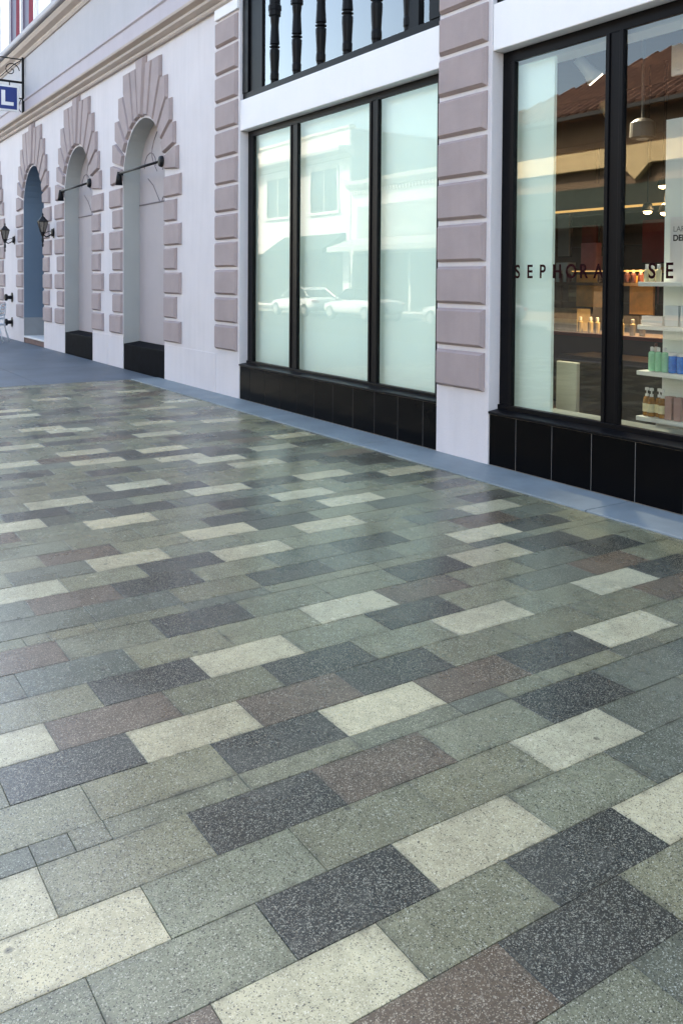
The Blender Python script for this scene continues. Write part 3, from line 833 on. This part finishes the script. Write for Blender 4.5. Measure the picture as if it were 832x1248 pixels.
for i in range(1, 4): dup(j1, (-4.155+.075*i, 5.75, .906), label=['', 'blue jar second from the green bottles', 'blue jar third from the green bottles', 'blue jar fourth from the green bottles'][i])
ap = [(.026, 0), (.032, .006), (.032, .12), (.026, .145), (.012, .155)]
a1 = bottle('pump_bottle', 'amber pump bottle at the left end of the lowest shelf', 'bottle', ap, 'amber', [(.014, .156), (.014, .175), (.005, .178), (.005, .20), (.016, .202), (.016, .222), (.012, .225)], 'cap_white', (-4.385, 5.75, .546), 'amber pump bottles on the lowest shelf', lab=[(.0328, .035), (.0330, .04), (.0330, .095), (.0328, .10)])
for i, x in enumerate((-4.335, -4.285, -4.235)):
    dup(a1, (x, 5.74 + .03*(i % 2), .546), label=['amber pump bottle second from the left end of the lowest shelf', 'amber pump bottle third from the left end of the lowest shelf', 'amber pump bottle next to the mauve cartons'][i])
def carton(name, label, x0, x1, y0, y1, z0, z1, m, group, band=None):
    t = thing(name, label, 'carton', ((x0+x1)/2, (y0+y1)/2, z0), 0, group)
    w, d, h = (x1-x0)/2, (y1-y0)/2, z1-z0
    obj('box', box(-w, w, -d, d, 0, h), m, t, bevel=.002)
    obj('lid_flap', box(-w*.98, w*.98, -d*.98, d*.98, h, h+.003), m, t)
    if band: obj('printed_band', box(-w-.0006, w+.0006, -d-.0008, -d+.002, h*.3, h*.55), band, t)
    return t
carton('carton', 'mauve carton beside the amber pump bottles', -4.185, -4.125, 5.70, 5.76, .546, .722, 'mauve_box', 'mauve cartons on the lowest shelf')
carton('carton', 'mauve carton second from the amber pump bottles', -4.105, -4.045, 5.70, 5.76, .546, .722, 'mauve_box', 'mauve cartons on the lowest shelf')
carton('carton', 'long white carton lying at the left end of the second shelf', -4.41, -4.22, 5.70, 5.76, 1.266, 1.335, 'cap_white', 'cartons on the second shelf', 'pale_carton')
carton('carton', 'pale blue carton standing right of the long white carton', -4.20, -4.08, 5.70, 5.78, 1.266, 1.42, 'pale_carton', 'cartons on the second shelf', 'cap_white')
carton('carton', 'pale blue carton standing second right of the long white carton', -4.06, -3.94, 5.70, 5.78, 1.266, 1.42, 'pale_carton', 'cartons on the second shelf', 'cap_white')
t1 = bottle('lotion_bottle', 'small cream bottle at the left end of the top shelf', 'bottle', [(.018, 0), (.022, .005), (.022, .09), (.012, .10)], 'label_cream', [(.013, .101), (.013, .135), (.01, .137)], 'cap_white', (-4.39, 5.73, 1.606), 'small bottles on the top shelf')
dup(t1, (-4.335, 5.73, 1.606), label='small cream bottle in the middle of the top shelf trio')
dup(t1, (-4.28, 5.73, 1.606), label='small cream bottle beside the white card sign')

# spotlights, pendant and downlights
def spotlight(label, x, y, z, tilt, m, aim):
    t = thing('spotlight', label, 'lamp', (x, y, z), tilt, 'ceiling spotlights inside the shop window')
    bm = bmesh.new(); tube(bm, [(0, 0, 0), (0, 0, .52)], .014, 8); obj('stem', bm, m, t, smooth=True)
    bm = bmesh.new(); tube(bm, [(-.07, .0, .10), (-.03, -.03, .05), (0.02, -.07, -.02), (.06, -.10, -.075)], [.045, .05, .06, .085], 14); obj('head', bm, m, t, smooth=True)
    bm = bmesh.new(); tube(bm, [(.06, -.10, -.076), (.068, -.107, -.088)], [.075, .072], 14); obj('lamp_lens', bm, 'lit_lens', t)
    sl = bpy.data.lights.new('spot_beam', 'SPOT'); sl.energy = 55; sl.color = (1.0, .93, .82); sl.spot_size = math.radians(aim[3]); sl.spot_blend = .5; sl.shadow_soft_size = .06
    lo = bpy.data.objects.new('spot_beam', sl); C.objects.link(lo)
    p0 = Vector((x, y, z)) + Matrix.Rotation(tilt, 3, 'Z') @ Vector((.075, -.115, -.10))
    lo.location = p0; lo.rotation_euler = (p0 - Vector(aim[:3])).to_track_quat('Z', 'Y').to_euler()
    return t
spotlight('white spotlight tilted down on its stem behind the lettered glass', -5.30, 5.98, 3.47, 1.7, 'lamp_white', (-3.9, 5.75, 1.1, 50))
spotlight('smaller bronze spotlight hanging beside the white spotlight', -5.28, 6.35, 3.12, .5, 'khaki_box', (-5.35, 6.05, .6, 40))
t = thing('pendant_lamp', 'grey pendant lamp hanging on a rod behind the black mullion', 'lamp', (-4.70, 6.05, 2.80))
bm = bmesh.new(); tube(bm, [(0, 0, .16), (0, 0, 1.38)], .014, 8); obj('rod', bm, 'lamp_grey', t)
bm = bmesh.new(); lathe(bm, [(.09, 0), (.105, .01), (.10, .13), (.06, .16), (.02, .17)], 18); obj('lamp_shade', bm, 'lamp_grey', t, smooth=False)
bm = bmesh.new(); lathe(bm, [(.04, -.012), (.055, -.003), (.05, -.001)], 12); obj('bulb', bm, 'lens', t)
t = thing('lamp_board', 'white sign board hanging near the ceiling behind the right pane', 'board', (-4.27, 5.9, 3.30)); 
part('board', box(-4.315, -4.02, 5.89, 5.91, 3.22, 3.46), 'cap_white', t)
part('hanger', box(-4.17, -4.15, 5.895, 5.905, 3.46, 4.19), 'iron', t)
dl = []
for i, (x, y, z, lb) in enumerate(((-6.67, 8.7, 2.45, 'small lit warm downlight at left over the dark shop floor'), (-6.43, 8.7, 2.42, 'small lit warm downlight hanging right of the first one'), (-6.46, 8.7, 2.735, 'small lit warm downlight highest of the three'))):
    t = thing('downlight', lb, 'lamp', (x, y, z), 0, 'lit downlights in the shop')
    bm = bmesh.new(); lathe(bm, [(.06, .0), (.07, .02), (.05, .09), (.015, .11)], 12); obj('housing', bm, 'iron', t)
    bm = bmesh.new(); tube(bm, [(0, 0, .1), (0, 0, 4.19-z)], .008, 6); obj('stem', bm, 'iron', t)
    bm = bmesh.new(); lathe(bm, [(.02, -.035), (.045, -.02), (.05, -.001)], 12); obj('bulb', bm, 'bulb', t)
    pl = bpy.data.lights.new('lamp_glow', 'SPOT'); pl.energy = 24; pl.spot_size = math.radians(95); pl.spot_blend = .6; pl.color = (1, .68, .36); pl.shadow_soft_size = .04
    lo = bpy.data.objects.new('lamp_glow', pl); C.objects.link(lo); lo.parent = t; lo.location = (0, 0, -.09)
# back-of-shop displays
def board(name, label, cat, x0, x1, y0, y1, z0, z1, m, group=None, extra=None):
    t = thing(name, label, cat, ((x0+x1)/2, (y0+y1)/2, z0), 0, group)
    part('panel', box(x0, x1, y0, y1, z0, z1), m, t, bevel=.004)
    part('frame', box(x0-.012, x1+.012, y1+.001, y1+.02, z0-.012, z1+.012), 'black_board', t)
    return t
board('display_board', 'orange lit display board left of the black mullion', 'display', -8.02, -7.56, 9.0, 9.04, 1.27, 1.70, 'orange_board', 'orange boards in the shop')
board('display_board', 'orange display board right of the black mullion, half hidden by shelves', 'display', -7.15, -6.80, 9.0, 9.04, 1.20, 1.68, 'orange_board', 'orange boards in the shop')
board('wall_panel', 'dark red panel on the shop wall above the orange board', 'panel', -7.67, -7.15, 9.9, 9.94, 1.87, 2.45, 'red_board', 'red panels in the shop')
board('wall_panel', 'small dark red panel beside the pink cartons', 'panel', -8.73, -8.46, 9.9, 9.94, 2.03, 2.43, 'red_board', 'red panels in the shop')
board('picture', 'narrow black and white picture beside the pale screen', 'picture', -8.36, -8.16, 9.0, 9.03, 1.95, 2.52, 'grey_ink', 'pictures')
bm_ct = thing('sales_counter', 'dark sales counter with a thin red edge inside the shop', 'counter', (-7.4, 8.6, .06))
part('body', box(-8.9, -6.0, 8.4, 8.95, .062, .93), 'black_board', bm_ct)
part('top', box(-8.95, -5.95, 8.35, 9.0, .93, .965), 'int_brown', bm_ct)
part('edge_strip', box(-8.95, -5.95, 8.335, 8.349, .925, .97), 'red_board', bm_ct)
carton('gift_carton', 'khaki carton stack on the dark sales counter', -8.22, -7.60, 8.55, 8.8, .967, 1.25, 'khaki_box', 'cartons on the counter', 'label_cream')
pk = carton('gift_carton', 'pink carton on the shelf above the orange board', -8.0, -7.74, 9.06, 9.16, 1.74, 2.12, 'pink_box', 'cartons on the counter')
carton('gift_carton', 'pale grey carton on the counter shelf next to the picture', -8.34, -8.12, 8.95, 9.1, 1.60, 1.86, 'pale_carton', 'cartons on the counter')
ws = thing('wall_shelf', 'dark wall shelf carrying the pink and grey cartons', 'shelf', (-7.8, 9.1, 1.55))
part('board', box(-8.5, -6.6, 8.9, 9.2, 1.555, 1.595), 'int_brown', ws)
part('riser_board', box(-8.03, -7.70, 9.05, 9.2, 1.597, 1.738), 'int_brown', ws)
part('light_strip', box(-8.0, -6.7, 8.885, 8.899, 1.735, 1.75), 'bulb_soft', ws)
part('upright', box(-8.5, -8.45, 9.15, 9.2, .97, 1.555), 'int_brown', ws)
part('upright', box(-6.65, -6.6, 9.15, 9.2, .97, 1.555), 'int_brown', ws)
part('bracket', box(-7.44, -7.40, 8.90, 9.2, 1.597, 1.74), 'int_brown', ws)
s1 = bottle('shelf_bottle', 'small dark bottle in the row on the dark wall shelf', 'bottle', [(.03, 0), (.036, .006), (.036, .10), (.02, .12)], 'cap_brown', [(.02, .121), (.02, .155), (.015, .16)], 'tan', (-8.40, 8.96, 1.596), 'small bottles on the dark wall shelf', 10)
for x in (-8.24, -8.12, -7.58, -7.46, -7.26, -7.16, -7.06, -6.96, -6.86, -6.76): dup(s1, (x, 8.95+random.uniform(0, .03), 1.596))
s2 = bottle('counter_bottle', 'clear bottle in the row on the sales counter', 'bottle', [(.028, 0), (.034, .006), (.034, .13), (.016, .15)], 'khaki_box', [(.02, .151), (.02, .19), (.015, .195)], 'cap_white', (-7.50, 8.5, .967), 'bottles on the sales counter', 10)
for x in (-7.36, -7.22, -7.10, -6.98, -6.84, -6.7, -6.58): dup(s2, (x, 8.47+random.uniform(0, .06), .967))
rk = thing('wall_rack', 'brown wall rack of amber cartons at the back of the shop', 'rack', (-8.2, 10.6, .06))
for z in (.8, 1.25, 1.7, 2.15): part('shelf', box(-10.4, -7.2, 10.5, 10.85, z, z+.04), 'int_brown', rk)
part('back_panel', box(-10.4, -7.2, 10.86, 10.9, .062, 2.5), 'int_brown', rk)
for i in range(8):
    x = -9.9+i*.34; z = (.841, 1.291, 1.741, 2.191)[i % 4]
    carton('rack_carton', 'carton standing on the brown wall rack at the back of the shop', x, x+.22, 10.55, 10.7, z, z+.26, ('orange_board', 'khaki_box', 'pink_box')[i % 3], 'cartons on the wall rack', 'label_cream')
for i, x in enumerate((-8.6, -7.7)):
    t = thing('track_lamp', ['small lit lamp over the brown wall rack, nearer the pale screen', 'small lit lamp over the brown wall rack, nearer the black mullion'][i], 'lamp', (x, 10.1, 2.75), 0, 'lit lamps over the wall rack')
    bm = bmesh.new(); tube(bm, [(0, 0, .1), (0, 0, .02)], [.04, .05], 10); obj('housing', bm, 'iron', t)
    bm = bmesh.new(); lathe(bm, [(.02, -.02), (.04, 0), (.04, .018)], 10); obj('bulb', bm, 'bulb', t)
    bm = bmesh.new(); tube(bm, [(0, 0, .1), (0, 0, 1.44)], .008, 6); obj('stem', bm, 'iron', t)
    pl = bpy.data.lights.new('lamp_glow', 'SPOT'); pl.energy = 45; pl.color = (1, .62, .3); pl.shadow_soft_size = .04; pl.spot_size = math.radians(100); pl.spot_blend = .6
    lo = bpy.data.objects.new('lamp_glow', pl); C.objects.link(lo); lo.parent = t; lo.location = (0, .02, -.06); lo.rotation_euler = (math.radians(28), 0, 0)
dc = thing('display_cabinet', 'black display cabinet low behind the mullion and cream plinth', 'cabinet', (-5.2, 6.6, .06))
part('carcass', box(-5.95, -4.72, 6.5, 6.95, .062, .86), 'black_board', dc)
part('top', box(-5.98, -4.70, 6.47, 6.98, .86, .885), 'black_board', dc, bevel=.003)
bm = bmesh.new(); lathe(bm, [(.03, 0), (.036, .01), (.03, .1), (.012, .13)], 12); 
vz = thing('perfume_bottle', 'clear grey bottle standing on the black display cabinet', 'bottle', (-5.02, 6.7, .886)); obj('body', bm, 'lens', vz)
bm = bmesh.new(); lathe(bm, [(.014, .131), (.014, .16), (.01, .163)], 12); obj('cap', bm, 'cap_brown', vz)
# cove light over the back displays
cl = thing('cove_light', 'warm lit cove strip along the dark shop bulkhead', 'lamp', (-7.3, 9.5, 2.55))
part('bulkhead', box(-9.5, -5.2, 9.4, 10.4, 2.62, 2.95), 'int_brown', cl)
part('light_strip', box(-9.4, -5.3, 9.42, 9.50, 2.595, 2.619), 'bulb_soft', cl)

# ------------------------------------------------------------------ street furniture on the arcaded wall
def lantern(label, x):
    t = thing('wall_lantern', label, 'lantern', (x, YW, 2.52), 0, 'black lanterns on the arcaded wall')
    bm = bmesh.new(); lathe(bm, [(.05, -.06), (.085, -.05), (.085, -.02), (.06, .0)], 16, (0, 0, .10), 'y'); bx(bm, -.035, .035, -.012, 0, -.02, .2); obj('wall_plate', bm, 'iron', t)
    bm = bmesh.new(); tube(bm, [(0, -.03, .08), (0, -.10, .03), (0, -.16, .0), (0, -.22, .04), (0, -.24, .1)], .014, 8)
    tube(bm, [(0, -.05, .14), (0, -.13, .12), (0, -.19, .08)], .008, 6); obj('bracket', bm, 'iron', t, smooth=True)
    bm = bmesh.new(); lathe(bm, [(.012, -.28), (.02, -.24), (.012, -.20), (.028, -.14), (.018, -.06), (.05, .02), (.055, .05)], 8, (0, -.24, .06)); obj('tail', bm, 'iron', t)
    bm = bmesh.new(); lathe(bm, [(.055, .11), (.11, .33)], 6, (0, -.24, 0)); g = obj('lantern_glass', bm, 'lantern_glass', t)
    bm = bmesh.new()
    for k in range(6):
        a = 2*PI*k/6
        tube(bm, [(.058*math.cos(a), -.24+.058*math.sin(a), .11), (.114*math.cos(a), -.24+.114*math.sin(a), .33)], .008, 5)
    lathe(bm, [(.06, .095), (.065, .11), (.05, .112)], 6, (0, -.24, 0)); lathe(bm, [(.11, .329), (.125, .335), (.125, .35), (.085, .37)], 6, (0, -.24, 0)); obj('lantern_frame', bm, 'iron', t)
    bm = bmesh.new(); lathe(bm, [(.12, .351), (.06, .41), (.05, .43), (.022, .45), (.012, .47), (.022, .485), (.004, .53)], 6, (0, -.24, 0)); obj('lantern_cap', bm, 'iron', t)
    return t
l1 = lantern('black iron lantern on the wall between doorway and the arch with a black sill', -19.62)
dup(l1, (-23.42, YW, 2.50), label='black iron lantern on the wall left of the blue-grey doorway')
def fitting(label, z):
    t = thing('wall_fitting', label, 'pipe fitting', (-23.72, YW, z), 0, 'black fittings low on the wall')
    bm = bmesh.new(); lathe(bm, [(.05, -.02), (.13, -.015), (.13, 0), (.12, .001)], 16, (0, 0, 0), 'y'); obj('flange', bm, 'iron', t)
    bm = bmesh.new(); lathe(bm, [(.075, -.19), (.09, -.18), (.09, -.13), (.05, -.11), (.05, -.02)], 14, (0, 0, 0), 'y'); obj('cap', bm, 'iron', t)
    return t
fitting('upper black capped pipe fitting on the wall above the cafe chair', 1.10)
fitting('lower black capped pipe fitting on the wall behind the cafe chair', .45)

# blue hanging sign on a scrolled bracket
sg = thing('hanging_sign', 'blue sign with white letter L hanging from a scrolled iron bracket', 'sign', (-22.08, YW, 5.6))
by = YW-.06
bm = bmesh.new()
bx(bm, -22.10, -22.06, YW-.115, YW-.06, 5.60, 7.0)
bx(bm, -22.095, -22.065, YW-1.5, YW-.115, 6.36, 6.41)
bx(bm, -22.09, -22.07, YW-.28, YW-.115, 5.98, 6.01)
bx(bm, -22.09, -22.07, YW-1.5, YW-.115, 6.93, 6.955)
def spiral(cy, cz, r0, turns, s):
    return [(-22.08, cy + s*(r0*(1-t/26))*math.cos(t/26*turns*2*PI), cz + (r0*(1-t/26))*math.sin(t/26*turns*2*PI)) for t in range(25)]
for cy, cz, r0, s in ((YW-.36, 6.66, .19, 1), (YW-.75, 6.62, .16, -1), (YW-1.1, 6.6, .14, 1)):
    tube(bm, spiral(cy, cz, r0, 1.4, s), .012, 6)
tube(bm, [(-22.08, YW-.13, 6.92), (-22.08, YW-.30, 6.80), (-22.08, YW-.6, 6.48), (-22.08, YW-1.0, 6.43), (-22.08, YW-1.45, 6.42)], .012, 6)
tube(bm, [(-22.08, YW-.13, 5.66), (-22.08, YW-.2, 5.75), (-22.08, YW-.17, 5.9), (-22.08, YW-.13, 5.98)], .010, 6)
for yy in (YW-.4, YW-1.15): tube(bm, [(-22.08, yy, 6.36), (-22.08, yy, 6.27)], .012, 6)
part('bracket', bm, 'iron', sg)
bm = bmesh.new(); bx(bm, -22.11, -22.05, YW-1.38, YW-.19, 5.66, 6.28)
bd = part('board', bm, 'sign_white', sg, bevel=.01)
part('blue_field', box(-22.0495, -22.044, YW-1.335, YW-.235, 5.705, 6.235), 'sign_blue', bd)
bm = bmesh.new(); bx(bm, -22.0435, -22.040, YW-.70+.10, YW-.70+.19, 5.79, 6.15); bx(bm, -22.0435, -22.040, YW-.70+.19, YW-.70+.385, 5.79, 5.875)
part('letter', bm, 'sign_white', bd)

# cafe chair at the far end
ch = thing('cafe_chair', 'white slatted metal cafe chair at the foot of the wall beside the doorway', 'chair', (-22.95, 4.50, 0), -.5)
bm = bmesh.new()
for i in range(5):
    y = -.2+i*.095; bx(bm, -.23, .23, y, y+.07, .44, .455)
obj('seat', bm, 'chair', ch, bevel=.004)
bm = bmesh.new()
for i in range(4):
    z = .56+i*.09
    prev = [(.24*math.sin(a), .20+.05*math.cos(a*1.2), z) for a in [(-1+.2*k) for k in range(11)]]
    for p, q in zip(prev, prev[1:]):
        f = [bm.verts.new(v) for v in (p, q, (q[0], q[1]+.012, q[2]+.055), (p[0], p[1]+.012, p[2]+.055))]; bm.faces.new(f)
r = bmesh.ops.solidify(bm, geom=bm.faces[:], thickness=.008)
obj('backrest', bm, 'chair', ch)
for sx in (-1, 1):
    bm = bmesh.new(); tube(bm, [(sx*.23, -.24, 0), (sx*.22, -.18, .44), (sx*.23, -.17, .64)], .017, 8); obj('leg', bm, 'chair', ch, smooth=True)
    bm = bmesh.new(); tube(bm, [(sx*.24, .34, 0), (sx*.22, .22, .44), (sx*.21, .24, .7), (sx*.20, .27, .92)], .017, 8); obj('leg', bm, 'chair', ch, smooth=True)
    bm = bmesh.new(); tube(bm, [(sx*.23, -.17, .64), (sx*.25, 0, .66), (sx*.22, .235, .66)], .018, 8); obj('armrest', bm, 'chair', ch, smooth=True)
bm = bmesh.new(); tube(bm, [(-.20, .27, .92), (-.12, .28, .945), (.12, .28, .945), (.20, .27, .92)], .017, 8); bx(bm, -.23, .23, -.22, -.20, .41, .44); bx(bm, -.23, .23, .24, .26, .41, .44); obj('frame', bm, 'chair', ch)

# ------------------------------------------------------------------ the other side of the street (seen in the glass)
YO = -15.5
def window(root, x0, x1, z0, z1, y, frame='bldg_trim', n=2):
    bm = bmesh.new(); bx(bm, x0, x1, y-.02, y+.015, z0, z1); w = part('window', bm, 'bldg_glass', root)
    bm = bmesh.new(); bx(bm, x0-.14, x0, y-.02, y+.08, z0-.1, z1+.14); bx(bm, x1, x1+.14, y-.02, y+.08, z0-.1, z1+.14); bx(bm, x0, x1, y-.02, y+.08, z1, z1+.14); bx(bm, x0-.2, x1+.2, y-.02, y+.14, z0-.16, z0)
    for i in range(1, n):
        xm = x0+(x1-x0)*i/n; bx(bm, xm-.04, xm+.04, y-.01, y+.05, z0, z1)
    part('frame', bm, frame, w)
mb = thing('corner_building', 'white two-storey building with bracketed cornice mirrored in the first shop window', 'building', (-46, YO, 0))
part('wall', box(-58, -39.2, YO-14, YO, 0, 9.9), ['bldg_white'], mb)
part('side_wall', box(-39.199, -39.13, YO-14, YO-.05, 0, 9.8), 'bldg_side', mb)  # shade on this side put into a darker grey-green
bm = bmesh.new(); profile_x(bm, [(YO-.05, 8.3), (YO+.2, 8.3), (YO+.3, 8.5), (YO+.9, 8.6), (YO+.95, 8.75), (YO+.9, 8.85), (YO-.05, 8.9)], -58.4, -38.9); part('cornice', bm, 'bldg_trim', mb)
bm = bmesh.new(); profile_x(bm, [(YO-.3, 9.9), (YO+.12, 9.9), (YO+.12, 10.05), (YO-.3, 10.05)], -58.1, -39.1); part('parapet_coping', bm, 'bldg_trim', mb)
for x in (-43.2, -48.6, -54.4): window(mb, x, x+2.8, 5.5, 7.85, YO, n=2)
for x in (-57, -51.2, -45.4): part('shopfront', box(x, x+5.5, YO-.02, YO+.02, .15, 3.3), 'bldg_dark', mb)
bm = bmesh.new(); profile_x(bm, [(YO-.05, 4.2), (YO+.1, 4.2), (YO+1.5, 3.3), (YO+1.5, 3.05), (YO-.05, 3.9)], -46.2, -39.6); part('awning', bm, 'awning', mb)
nbd = thing('low_shop', 'low white shop with dentil cornice and pale awning mirrored in the glass', 'building', (-34, YO, 0))
part('wall', box(-39.1, -28.6, YO-10, YO, 0, 6.6), 'bldg_white', nbd)
bm = bmesh.new(); profile_x(bm, [(YO-.05, 6.45), (YO+.2, 6.45), (YO+.45, 6.7), (YO+.5, 6.9), (YO-.05, 6.95)], -39.05, -28.55); part('cornice', bm, 'bldg_trim', nbd)
bm = bmesh.new()
for i in range(40): bx(bm, -38.9+i*.255, -38.78+i*.255, YO, YO+.16, 6.2, 6.42)
part('dentils', bm, 'bldg_trim', nbd)
bm = bmesh.new(); bx(bm, -38.4, -29.3, YO, YO+.06, 3.9, 5.55); part('fascia_board', bm, 'bldg_side', nbd)
bm = bmesh.new(); profile_x(bm, [(YO-.05, 3.75), (YO+.1, 3.8), (YO+1.6, 3.35), (YO+1.6, 3.1), (YO-.05, 3.5)], -39.0, -28.8); part('awning', bm, 'awning_white', nbd)
for x in (-38.9, -33.75): part('shopfront', box(x, x+4.95, YO-.02, YO+.03, .12, 3.0), 'bldg_dark', nbd)
tb = thing('tiled_roof_building', 'ochre building with a terracotta hipped roof mirrored in the lettered window', 'building', (-18, YO, 0))
part('wall', box(-28.0, 2.0, YO-12, YO, 0, 7.9), 'bldg_brown', tb)
bm = bmesh.new()
EV = 7.85; ov = 1.0; x0, x1, y0, y1 = -28.8, 2.8, YO-13, YO+ov
P = [bm.verts.new(p) for p in ((x0, y1, EV), (x1, y1, EV), (x1, y0, EV), (x0, y0, EV), (x0+5.2, (y0+y1)/2, 11.6), (x1-5.2, (y0+y1)/2, 11.6))]
for f in ((0, 1, 5, 4), (1, 2, 5), (2, 3, 4, 5), (3, 0, 4), (0, 3, 2, 1)): bm.faces.new([P[i] for i in f])
# rolls of barrel tiles down the street slope
slope = Vector((0, (y0+y1)/2-y1, 11.6-EV))
for i in range(74):
    x = x0+.3+i*.42
    t = min(1.0, (x-x0)/5.2, (x1-x)/5.2)
    tube(bm, [Vector((x, y1+.05, EV+.03)), Vector((x, y1, EV+.05))+slope*t], .10, 6)
rf = part('roof', bm, 'roof_tile', tb)
bm = bmesh.new(); bx(bm, -28.8, 2.8, YO+.97, YO+1.08, 7.72, 7.86); part('gutter', bm, 'bldg_dark', tb)
bm = bmesh.new(); bx(bm, -28.05, 2.05, YO, YO+.35, 5.85, 6.55)
for x in (-20.3, -12.3, -4.3):
    v = [bm.verts.new(p) for p in ((x-.62, YO+.352, 5.85), (x+.62, YO+.352, 5.85), (x, YO+.352, 5.30), (x-.62, YO+.1, 5.85), (x+.62, YO+.1, 5.85), (x, YO+.1, 5.30))]
    for f in ((0, 1, 2), (5, 4, 3), (0, 2, 5, 3), (1, 4, 5, 2)): bm.faces.new([v[i] for i in f])
part('painted_sun_band', bm, 'bldg_yellow', tb)  # raised band and dips in the shape of a sunlit wall strip
bm = bmesh.new(); profile_x(bm, [(YO-.05, 5.2), (YO+.1, 5.2), (YO+2.2, 3.9), (YO+2.2, 3.55), (YO-.05, 4.9)], -27.8, 1.8); part('awning', bm, 'awning', tb)
for i in range(5): part('shopfront', box(-27.5+i*5.9, -22.4+i*5.9, YO-.02, YO+.03, .4, 3.4), 'bldg_dark', tb)
fb = thing('far_building', 'grey flat-roofed building at the far end of the opposite side', 'building', (-75, YO, 0))
part('wall', box(-92, -58.6, YO-12, YO-.2, 0, 7.6), 'bldg_side', fb)
bm = bmesh.new(); bx(bm, -92.3, -58.4, YO-.2, YO+.1, 7.3, 7.75); part('cornice', bm, 'bldg_trim', fb)
for i in range(6): window(fb, -90+i*5.2, -88+i*5.2, 4.6, 6.5, YO-.2)
part('shopfront', box(-91, -59.5, YO-.22, YO-.17, .4, 3.1), 'bldg_dark', fb)
eb = thing('near_building', 'cream flat-roofed building opposite, beyond the right edge of the shop windows', 'building', (22, YO, 0))
part('wall', box(2.6, 45, YO-12, YO, 0, 8.2), 'bldg_white', eb)
for i in range(6): window(eb, 5+i*6.4, 8+i*6.4, 4.8, 7.0, YO)
part('shopfront', box(3.5, 44, YO-.02, YO+.03, .4, 3.1), 'bldg_dark', eb)

# ------------------------------------------------------------------ cars at the far kerb
def car(label, x, y, paint, soft_top):
    t = thing('parked_car', label, 'car', (x, y, -.14), 0, 'cars parked along the far kerb')
    # half-section loft: station x, half width, sill, belt height
    st = [(-2.18, .50, .42, .58), (-2.12, .74, .34, .70), (-1.85, .84, .27, .77), (-1.2, .88, .24, .86), (-.6, .89, .23, .91), (.3, .89, .23, .92), (1.1, .89, .24, .93), (1.7, .87, .28, .93), (2.05, .80, .36, .90), (2.2, .62, .46, .80)]
    bm = bmesh.new(); rings = []
    for sx, w, zl, zh in st:
        zm = (zl+zh)/2
        sec = [(-w*.86, zl), (-w, zl+.10), (-w, zm+.05), (-w*.93, zh-.06), (-w*.78, zh), (0, zh+.035), (w*.78, zh), (w*.93, zh-.06), (w, zm+.05), (w, zl+.10), (w*.86, zl)]
        rings.append([bm.verts.new((sx, yy, zz)) for yy, zz in sec])
    for A, B in zip(rings, rings[1:]):
        for k in range(len(A)): bm.faces.new((A[k], A[(k+1) % len(A)], B[(k+1) % len(A)], B[k]))
    bm.faces.new(rings[0]); bm.faces.new(rings[-1][::-1])
    b = obj('body', bm, paint, t, smooth=True)
    md = b.modifiers.new('sub', 'SUBSURF'); md.levels = 1; md.render_levels = 1
    cs = [(-1.05, .70, .90, .905), (-.35, .66, .92, 1.33), (.25, .63, .93, 1.40), (.85, .63, .93, 1.36), (1.55, .68, .93, .95)]
    bm = bmesh.new(); rings = []
    for sx, w, zl, zh in cs:
        sec = [(-w-.08, zl), (-w, zh-.03), (-w*.85, zh), (w*.85, zh), (w, zh-.03), (w+.08, zl)]
        rings.append([bm.verts.new((sx, yy, zz)) for yy, zz in sec])
    for A, B in zip(rings, rings[1:]):
        for k in range(5): bm.faces.new((A[k], A[k+1], B[k+1], B[k]))
    obj('windows', bm, 'car_glass', t, smooth=False)
    bm = bmesh.new()
    for s in (-1, 1):
        tube(bm, [(-1.05, s*.77, .91), (-.35, s*.665, 1.33), (.25, s*.635, 1.40), (.85, s*.635, 1.36), (1.58, s*.75, .95)], .032, 6)
        tube(bm, [(.28, s*.64, 1.39), (.34, s*.72, .93)], .03, 6)
    v = [(-.35, 1.335), (.25, 1.405), (.85, 1.365), (1.0, 1.27)]
    for (xa, za), (xb, zb) in zip(v, v[1:]):
        quad(bm, (xa, -.62, za+.012), (xb, -.62, zb+.012), (xb, .62, zb+.012), (xa, .62, za+.012))
    obj('roof', bm, paint if not soft_top else 'rubber', t)
    for sx in (-1.38, 1.36):
        for s in (-1, 1):
            bm = bmesh.new(); lathe(bm, [(.20, -.10), (.30, -.10), (.325, -.06), (.325, .06), (.30, .10), (.20, .10)], 24, (sx, s*.79, .325), 'y'); w = obj('wheel', bm, 'rubber', t)
            bm = bmesh.new(); lathe(bm, [(.205, -.085), (.19, -.108), (.06, -.10), (.05, -.112), (.03, -.113)] if s < 0 else [(.03, .113), (.05, .112), (.06, .10), (.19, .108), (.205, .085)], 20, (sx, s*.79, .325), 'y')
            obj('rim', bm, 'alloy', w)
    for s in (-1, 1):
        bm = bmesh.new(); tube(bm, [(-2.10, s*.56, .62), (-2.02, s*.66, .66), (-1.86, s*.74, .70)], [.05, .07, .04], 10); obj('headlight', bm, 'lens', t, smooth=True)
        bm = bmesh.new(); tube(bm, [(2.17, s*.52, .74), (2.1, s*.70, .76), (1.98, s*.79, .78)], [.05, .07, .04], 10); obj('tail_light', bm, 'red_lens', t, smooth=True)
        bm = bmesh.new(); tube(bm, [(-.62, s*.84, .95), (-.60, s*.96, .98)], [.05, .07], 8); obj('wing_mirror', bm, paint, t, smooth=True)
    return t
car('white car with a dark soft top mirrored in the middle shop pane', -31.35, -11.0, 'car_white', True)
car('white car with white roof mirrored at the right edge of the first window', -24.2, -11.0, 'car_white', False)
car('white car mirrored behind the left mullion of the first window', -36.5, -11.1, 'car_white', False)
car('grey car parked farthest left at the opposite kerb', -46.5, -11.1, 'car_grey', False)
